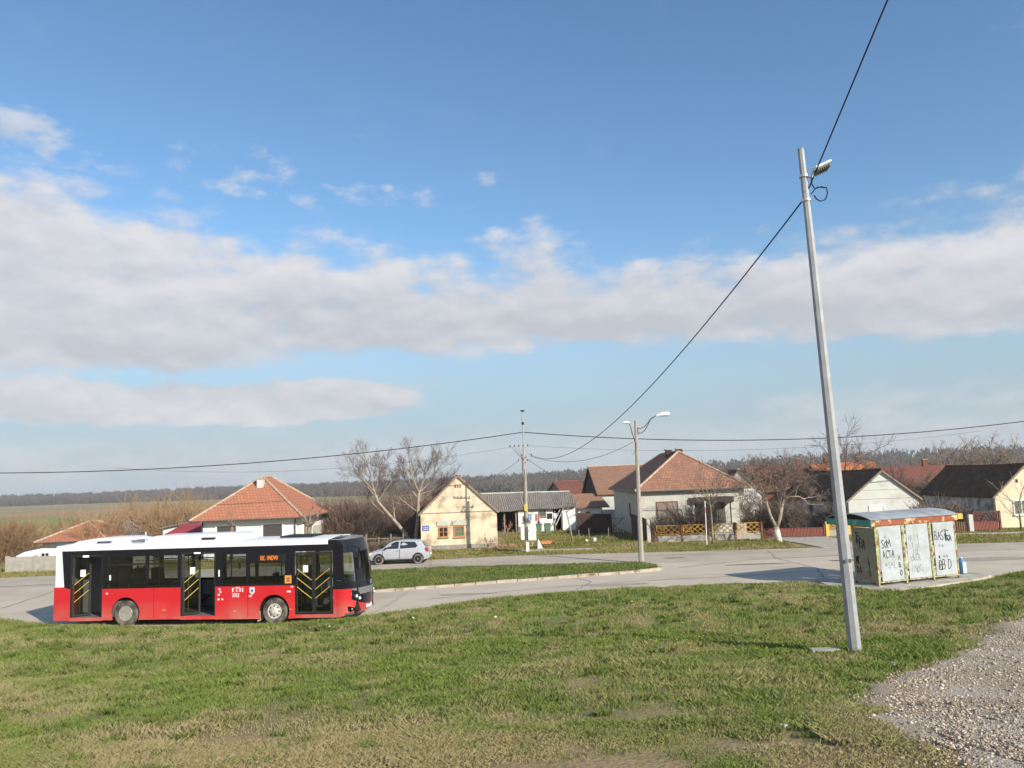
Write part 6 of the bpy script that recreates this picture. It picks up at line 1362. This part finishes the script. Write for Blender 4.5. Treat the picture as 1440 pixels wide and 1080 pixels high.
# interior
mb = MB(); mb.box(.06, 11.95, .6, WB-.06, .3, .36); mb.box(.06, 2.4, .06, .6, .3, .36); mb.box(3.7, 8.4, .06, .6, .3, .36); mb.box(9.7, 11.9, .06, .6, .3, .36); mb.build('floor', 'bus_floor', bus)
mb = MB(); mb.box(.06, 11.3, .08, WB-.08, 2.78, 2.85); mb.build('ceiling', 'bus_inner', bus)
mb = MB(); mb.box(.06, 11.4, WB-.09, WB-.055, .36, 1.4); mb.build('lining', 'bus_inner', bus)
MB().box(.1, 1.5, 1.3, WB-.1, .365, 2.6).build('engine_tower', 'bus_inner', bus); MB().box(2.2, 3.9, .1, WB-.1, .365, .95).build('podium', 'bus_floor', bus)
def bseat(x, y, z, rot=0):
    s = MB(); s.box(-.2, .22, -.21, .21, .38, .46); s.prism([(-.22, .4), (-.14, .4), (-.2, 1.05), (-.27, 1.05)], -.21, .21, 'y'); s.box(-.05, .05, -.1, .1, 0, .38)
    if rot: s.v = [(-a, b, c) for a, b, c in s.v]
    o = s.build('seat', 'bus_seat', bus, loc=(x, y, z)); MB().tube([(-.24 if not rot else .24, -.2, 1.04), (-.25 if not rot else .25, 0, 1.1), (-.24 if not rot else .24, .2, 1.04)], .015, 5).build('grab_handle', 'handrail', o); return o
for x in (2.5, 3.3): 
    for y in (.35, 1.85, 2.25): bseat(x, y, .95)
for x in (4.3, 5.0): 
    for y in (1.85, 2.25): bseat(x, y, .36)
bseat(4.5, .35, .36); bseat(5.0, .35, .36)
for x in (7.6, 8.5, 9.4): bseat(x, 2.2, .36)
bseat(7.9, .35, .36); bseat(9.2, .4, .8)
mb = MB()
for x, y in ((2.2, .5), (4.0, .7), (5.1, .9), (6.9, .9), (7.7, .8), (8.6, 1.7), (9.8, .8), (6.0, 1.8)): mb.tube([(x, y, .37), (x, y, 2.77)], .018, 6)
mb.tube([(2.2, .7, 2.3), (9.8, .7, 2.3)], .016, 6); mb.tube([(2.2, 1.85, 2.3), (9.8, 1.85, 2.3)], .016, 6); mb.build('grab_pole', 'handrail', bus)
mb = MB()
for x in (7.35, 3.1): mb.box(x, x+.05, .6, .66, 2.0, 2.25); mb.box(x+.3, x+.35, .6, .66, 2.0, 2.25)
mb.build('strap', 'green_rail', bus)
MB().box(9.85, 9.9, 1.2, WB-.1, .37, 2.0).build('cab_partition', 'bus_inner', bus); dash = MB().prism([(11.3, .37), (12.0, .37), (12.02, 1.35), (11.7, 1.45), (11.3, 1.05)], .35, WB-.35, 'y').build('dashboard', 'bus_rubber', bus)
bseat(10.5, 1.9, .6); MB().lathe([(.24, 0), (.25, .01), (.25, .03), (.23, .03)], (11.15, 1.9, 1.25), 'z', 20).build('steering_wheel', 'bus_rubber', bus)
MB().box(11.85, 12.0, .45, 1.5, 1.36, 1.4).build('dashboard_tray', 'bus_grey', dash)
# mirrors
for y, s_ in ((.12, -1), (WB-.7, 1)):
    xo = 0 if s_ < 0 else -.32
    m_ = MB().box(12.0+xo, 12.12+xo, y+(-.16 if s_ < 0 else .0)+.12, y+.06+.12, 1.98, 2.4).build('mirror', 'bus_black', bus); MB().tube([(11.9+xo, y+.1, 2.8), (12.12+xo, y+.05, 2.72), (12.08+xo, y+.08, 2.38)], .025, 6).build('mirror_arm', 'bus_black', m_)
MB().tube([(12.08, .9, 1.46), (12.0, .95, 2.2)], .01, 5).build('wiper', 'bus_rubber', bus); MB().tube([(12.08, 1.7, 1.46), (11.98, 2.0, 2.1)], .01, 5).build('wiper', 'bus_rubber', bus)
MB().box(.5, 11.4, .5, WB-.1, .2, .298).build('underframe', 'dark', bus)
MB().box(-.035, -.015, .3, WB-.3, 1.7, 2.7).build('rear_window', 'bus_black', bus)
for y in (.12, WB-.28): MB().box(-.04, -.005, y, y+.16, .9, 1.4).build('rear_light', 'tail_red', bus)

for o in bus.children_recursive:
    if o.type == 'MESH' and o.location.length < 1e-6 and o.parent.name.split('.')[0] != 'wheel':
        for v in o.data.vertices:
            if v.co.x > 11.5: v.co.x = 11.5+(v.co.x-11.5)*1.38
# ------------------------------------------------------------------ silver hatchback (x forward = to the left of the photo)
car = thing('hatchback_car', 'silver three door hatchback driving left on the far road', 'car', (-7.5, 51.55, .012), pi-R_(1.5))
# stations along x: (x, z_low, z_belt, z_top, half width)
LS = [(-1.93, .42, .72, .80, .62), (-1.88, .3, .82, .95, .76), (-1.6, .24, .88, .98, .82), (-1.2, .24, .9, .97, .835), (-.4, .24, .88, .95, .84), (.5, .24, .86, .93, .84), (1.0, .24, .85, .93, .835), (1.45, .24, .8, .88, .82), (1.75, .26, .72, .78, .78), (1.93, .32, .62, .66, .68), (1.98, .38, .52, .56, .6)]
mb = MB(); vs = []; K = 10
for x, zl, zb, zt, w_ in LS:
    half = [(w_*.9, zl), (w_*.99, zl+(zb-zl)*.35), (w_, zl+(zb-zl)*.7), (w_*.965, zb), (w_*.8, zt)]
    vs += [(x, -y, z) for y, z in half]+[(x, y, z) for y, z in half[::-1]]
fs = []
for i in range(len(LS)-1):
    for k in range(K): fs.append((i*K+k, i*K+(k+1) % K, (i+1)*K+(k+1) % K, (i+1)*K+k))
fs += [tuple(range(K)), tuple(range((len(LS)-1)*K, len(LS)*K))[::-1]]
mb.add(vs, fs).build('body', 'car_silver', car, smooth=True)
GS = [(-1.72, .93, 1.0, .72, .72), (-1.45, .93, 1.36, .76, .58), (-1.25, .93, 1.42, .775, .56), (-.4, .92, 1.465, .79, .57), (.3, .9, 1.42, .79, .56), (.62, .9, 1.3, .785, .58), (1.05, .9, .96, .76, .70)]
def gh(ins, ztopoff):
    v = []
    for x, zb, zt, wb, wt in GS:
        zt2 = zt-ztopoff if ztopoff else zt; h = [(wb-ins, zb-.03), (wb+(wt-wb)*.5-ins+.02, (zb+zt2)/2), (wt-ins, zt2-.02), (wt*.7, zt2)]
        v += [(x, -y, z) for y, z in h]+[(x, y, z) for y, z in h[::-1]]
    f = []; K = 8
    for i in range(len(GS)-1):
        for k in range(K): f.append((i*K+k, i*K+(k+1) % K, (i+1)*K+(k+1) % K, (i+1)*K+k))
    return v, f+[tuple(range(K)), tuple(range((len(GS)-1)*K, len(GS)*K))[::-1]]
v, f = gh(.0, .0); MB().add(v, f).build('greenhouse', 'car_silver', car, smooth=True)
for s_ in (-1, 1):
    def sp2(x, z, o=.012):
        # side surface of the greenhouse
        for (a, zb, zt, wb, wt), (c, zb2, zt2, wb2, wt2) in zip(GS, GS[1:]):
            if a <= x <= c:
                t_ = (x-a)/(c-a); zb_, zt_, wb_, wt_ = zb+(zb2-zb)*t_, zt+(zt2-zt)*t_, wb+(wb2-wb)*t_, wt+(wt2-wt)*t_; k = max(0, min(1, (z-zb_+.03)/(zt_-.02-zb_+.03))); y = wb_+(wt_-wb_)*k+.02*(1-abs(2*k-1)); return (x, s_*(y+o), z)
    for nm, poly in (('door_window', [(.88, .96), (.0, .955), (-.03, 1.38), (.2, 1.375), (.5, 1.24)]), ('quarter_window', [(-.1, .955), (-1.12, .99), (-1.2, 1.12), (-1.02, 1.34), (-.13, 1.38)])):
        N = len(poly); fine = []
        for i in range(N):
            a, b = poly[i], poly[(i+1) % N]
            for k in range(4): fine.append((a[0]+(b[0]-a[0])*k/4, a[1]+(b[1]-a[1])*k/4))
        c = (sum(p[0] for p in poly)/N, sum(p[1] for p in poly)/N)
        m_ = MB(); m_.add([sp2(*p) for p in fine]+[sp2(*c, .016)], [(i, (i+1) % len(fine), len(fine)) for i in range(len(fine))]).build(nm, 'pane_dark', car)
    m_ = MB(); m_.box(-.09, -.07, s_*.842 if s_ > 0 else -.852, s_*.852 if s_ > 0 else -.842, .3, .93); m_.box(.98, 1.0, min(s_*.84, s_*.85), max(s_*.84, s_*.85), .35, .86); m_.build('door_seam', 'bus_rubber', car)
    MB().box(-.02, .12, min(s_*.845, s_*.875), max(s_*.845, s_*.875), .82, .85).build('door_handle', 'car_silver', car)
    MB().lathe([(.02, -.08), (.07, -.04), (.07, .04), (.02, .08)], (.78, s_*.9, 1.0), 'x', 10).build('mirror', 'bus_rubber', car)
    MB().prism([(-1.2, .26), (1.2, .26), (1.2, .32), (-1.2, .32)], s_*.835, s_*.86, 'y').build('sill_trim', 'bus_rubber', car)
    for x in (-1.23, 1.23):
        ar = MB(); 
        ar.add([(x+.36*cos(pi*k/14), s_*.846, .31+.38*sin(pi*k/14)) for k in range(15)]+[(x+.36*cos(pi*k/14), s_*.6, .31+.38*sin(pi*k/14)) for k in range(15)], [tuple(range(15))]+[(k, k+1, k+16, k+15) for k in range(14)]).build('wheel_arch', 'dark', car)
        w = bpy.data.objects.new('wheel', None); C.objects.link(w); w.parent = car; w.location = (x, s_*.74, .30)
        if s_ < 0: w.rotation_euler = (0, 0, pi)
        MB().lathe([(.2, .0), (.29, -.02), (.305, .02), (.305, .12), (.29, .135), (.215, .13)], ax='y', n=28).build('tyre', 'rubber', w, smooth=True)
        MB().lathe([(.0005, .08), (.2, .09), (.215, .132)], ax='y', n=24).build('wheel_disc', 'dark', w)
        rm = MB(); rm.lathe([(.195, .125), (.215, .135), (.22, .125)], ax='y', n=24); rm.lathe([(.05, .1), (.05, .13), (.0005, .135)], ax='y', n=12)
        for k in range(5):
            a = 2*pi*k/5+.3; c_, s2 = cos(a), sin(a); q = lambda r_, t_, y: (r_*c_-t_*s2, y, r_*s2+t_*c_)
            rm.add([q(.03, -.035, .125), q(.2, -.05, .13), q(.2, .05, .13), q(.03, .035, .125), q(.03, -.035, .1), q(.2, -.05, .1), q(.2, .05, .1), q(.03, .035, .1)], [(0, 1, 2, 3), (0, 4, 5, 1), (2, 6, 7, 3), (1, 5, 6, 2)])
        rm.build('rim', 'rim_white', w)
    MB().prism([(-1.9, .74), (-1.72, .78), (-1.72, .98), (-1.88, .96)], s_*.64, s_*.83, 'y').build('tail_light', 'tail_red', car)
    MB().prism([(1.72, .62), (1.93, .56), (1.9, .68), (1.7, .76)], s_*.55, s_*.79, 'y').build('headlight', 'lamp_white', car)
mb = MB(); mb.add([(-1.735, -.6, 1.0), (-1.735, .6, 1.0), (-1.49, .5, 1.345), (-1.49, -.5, 1.345)], [(0, 1, 2, 3)]); mb.v = [(x-.012, y, z+.008) for x, y, z in mb.v]; mb.build('rear_window', 'pane_dark', car)
mb = MB(); mb.add([(1.02, -.64, 1.0), (1.02, .64, 1.0), (.66, .54, 1.3), (.66, -.54, 1.3)], [(0, 1, 2, 3)]); mb.v = [(x+.012, y, z+.01) for x, y, z in mb.v]; mb.build('windscreen', 'pane_dark', car)
MB().box(-1.95, -1.92, -.26, .26, .5, .61).build('number_plate', 'white_sticker', car); MB().tube([(-1.2, 0, 1.43), (-1.35, 0, 1.58)], .008, 5).build('aerial', 'bus_rubber', car)
MB().box(-1.7, 1.8, -.7, .7, .16, .24).build('underside', 'dark', car)

# ------------------------------------------------------------------ bus shelter (x along the back, y towards the road)
SHR = math.atan2(35.21-33.57, 18.96-14.78)
sh = thing('bus_shelter', 'rusty bus shelter with curved metal roof and graffiti covered panels', 'bus shelter', (14.78, 33.57, .1), SHR)
for x, y in ((0, 0), (1.52, 0), (3.05, 0), (4.49, 0), (0, 1.22), (4.49, 1.22)):
    p_ = MB().box(x-.03, x+.03, y-.03, y+.03, 0, 2.5).build('post', 'shelter_frame', sh); MB().box(x-.11, x+.11, y-.1, y+.1, .0, .015).build('foot_plate', 'shelter_rust', p_)
MB().box(-.2, 4.62, -.07, -.032, 2.44, 2.7).build('back_beam', 'shelter_rust', sh)
MB().box(-.24, -.202, -.07, 2.45, 2.44, 2.7).build('end_beam', 'shelter_green', sh); MB().box(4.622, 4.66, -.07, 2.45, 2.44, 2.7).build('end_beam', 'shelter_rust', sh); MB().box(-.2, 4.62, 2.41, 2.45, 2.44, 2.7).build('front_beam', 'shelter_green', sh)
n_ = 14; mb = MB()
for k in range(n_):
    q = lambda t_: (-.12+2.62*t_, 2.705+.24*sin(pi*t_)**.8 if 0 < t_ < 1 else 2.705)
    (a, za), (b, zb) = q(k/n_), q((k+1)/n_); mb.slab([(-.26, a, za), (4.68, a, za), (4.68, b, zb), (-.26, b, zb)], .02)
rf = mb.build('roof', 'sheet_metal', sh); mb = MB()
for x in (-.2, 4.62):
    pts = [(-.05+2.48*k/16, 2.70+.21*sin(pi*k/16)**.8) for k in range(17)]; mb.prism([(-.05, 2.702)]+pts[1:16]+[(2.43, 2.702)], x-.015, x+.015, 'x')
mb.build('roof_inner_shade', 'dark', rf)  # dark plates stand for the shade inside the arched roof
for k, (a, b) in enumerate(((.05, 1.49), (1.55, 3.02), (3.08, 4.46))):
    p_ = MB().box(a+.13, b-.1 if k != 2 else b-.04, -.03, -.018, .18, 2.4).build('back_panel', 'shelter_panel', sh)
    fr_ = ring(MB(), a-.02+.02, b, .12, 2.43, .045, -.016, .016).build('panel_frame', 'shelter_frame', p_)
    mb = MB(); rr = random.Random(5+k)
    for j in range(7): z = rr.uniform(.3, 2.2); mb.box(a+.045, a+.125, -.006, .006, z, z+rr.uniform(.08, .25))
    mb.build('side_strip', 'plaster_pale' if k % 2 else 'shelter_frame', p_)
    g = MB(); gf = MB(); F_ = lambda u, v, d: (u, -.0315-d, v); rd = random.Random(40+k)
    if k == 0:
        strokes(g, 'SOM', a+.22, 1.52, .3, .03, F_, .04, rd, sp=.2); strokes(g, 'ACTA', a+.25, 1.12, .31, .03, F_, .04, rd, sp=.1); strokes(g, 'A', a+1.08, .98, .2, .02, F_, .04, rd); strokes(g, 'B', a+1.1, .68, .2, .03, F_, .03, rd); strokes(g, 'O', a+1.1, .36, .26, .032, F_, .03, rd)
        strokes(gf, '~S~L', a+.35, .7, .25, .02, F_, .1, rd); strokes(gf, '~Y', a+.4, 1.9, .12, .02, F_, .1, rd)
    if k == 1:
        strokes(gf, 'NILY', a+.25, 1.72, .25, .02, F_, .08, rd); strokes(gf, 'Y J', a+.38, 1.42, .24, .02, F_, .08, rd); strokes(gf, 'LOL', a+.42, 1.15, .2, .02, F_, .08, rd); strokes(gf, 'OVCR', a+.3, .88, .26, .02, F_, .08, rd, sp=.1); strokes(gf, 'INCKI', a+.28, .42, .28, .02, F_, .1, rd, sp=.1)
    if k == 2:
        strokes(g, 'BASTE', a+.2, 1.7, .38, .03, F_, .05, rd, sp=-.05, dz=-.05); strokes(g, 'RO*', a+.82, 1.62, .28, .032, F_, .06, rd, sp=-.1, dz=-.1); strokes(gf, '~ ~', a+.35, 1.3, .2, .025, F_, .1, rd); strokes(g, '*', a+.35, .88, .12, .04, F_, .05, rd); strokes(gf, '~~', a+.6, .86, .2, .03, F_, .1, rd); strokes(g, 'BB', a+.3, .42, .38, .032, F_, .04, rd, sp=0); strokes(g, 'D', a+.85, .42, .38, .032, F_, .05, rd)
        strokes(g, '*', a+.28, .45, .3, .018, F_, .05, rd)
    if g.v: g.build('graffiti', 'ink', p_, uv=False)
    if gf.v: o = gf.build('graffiti', 'ink_faint', p_, uv=False); o['label'] = 'faded grey scribbles'
# left end panel
F_ = lambda u, y, v: (-.02+y, 1.22-u, v)
p_ = remap(MB().box(.04, 1.18, -.03, -.018, .18, 2.36), F_).build('end_panel', 'shelter_panel_shaded', sh); remap(ring(MB(), .02, 1.2, .12, 2.42, .04, -.016, .016), F_).build('panel_frame', 'shelter_frame', p_)
g = MB(); rd = random.Random(60); G_ = lambda u, v, d: (-.052-d, 1.22-u, v)
strokes(g, 'TRBA', .14, 1.72, .4, .034, G_, .04, rd, sp=-.1, dz=-.22, ratio=.62); g.build('graffiti', 'ink', p_, uv=False); g = MB(); strokes(g, 'ME', .14, .85, .28, .034, G_, .06, rd, ratio=.6, sp=0); strokes(g, 'ME', .15, .87, .27, .022, G_, .08, rd, ratio=.6, sp=0); strokes(g, '84', .14, .42, .36, .034, G_, .04, rd, ratio=.62, sp=0); g.build('graffiti', 'ink', p_, uv=False); g = MB(); strokes(g, 'L', .8, .95, .2, .034, G_, .04, rd); strokes(g, 'Y', .78, .68, .22, .034, G_, .04, rd); strokes(g, 'O', .8, .36, .24, .034, G_, .04, rd, ratio=.6)
g.build('graffiti', 'ink', p_, uv=False)
p_ = MB().box(4.475, 4.487, .04, 1.18, .18, 2.36).build('end_panel', 'shelter_panel', sh); p_['label'] = 'pale right end panel'
b = MB().box(.3, 4.2, .25, .6, .44, .48).build('bench', 'wood_grey', sh); mb = MB()
for x in (.5, 2.2, 4.0): mb.box(x-.03, x+.03, .3, .55, 0, .438)
mb.build('bench_leg', 'shelter_frame', b)
t = thing('water_drum', 'blue and pale plastic drum standing at the right end of the bus shelter', 'drum', (19.75, 36.35, .1), 0)
MB().lathe([(.14, 0), (.165, .03), (.165, .5), (.14, .56), (.08, .64), (.06, .68)], (0, 0, 0), 'z', 18).build('body', 'blue_plastic', t, smooth=True)
MB().box(-.05, .11, -.18, -.12, .05, .52).build('label_strip', 'pale_plastic', t); MB().lathe([(.065, .681), (.065, .72)], n=12).build('cap', 'white_trim', t)
# litter in the grass
for k, (x, y, l) in enumerate(((-3.5, 26.5, 'crumpled white litter in the grass below the island end of the bus'), (3.6, 26.3, 'white scrap of paper in the middle of the bank'), (-.7, 22.5, 'white scrap nearest the middle of the slope'), (-6.1, 26.0, 'white litter in the grass below the bus front'))):
    mb = MB(); mb.lathe([(.015, 0), (.035, .015), (.04, .03), (.02, .05)], n=7); mb.v = [(a*(1+.4*nz(a*9, b*9, 1, k)), b, c) for a, b, c in mb.v]
    tag(mb.build('litter', 'white_trim', loc=(x, y, H(x, y)+.05)), l, 'litter', 'litter on the bank')
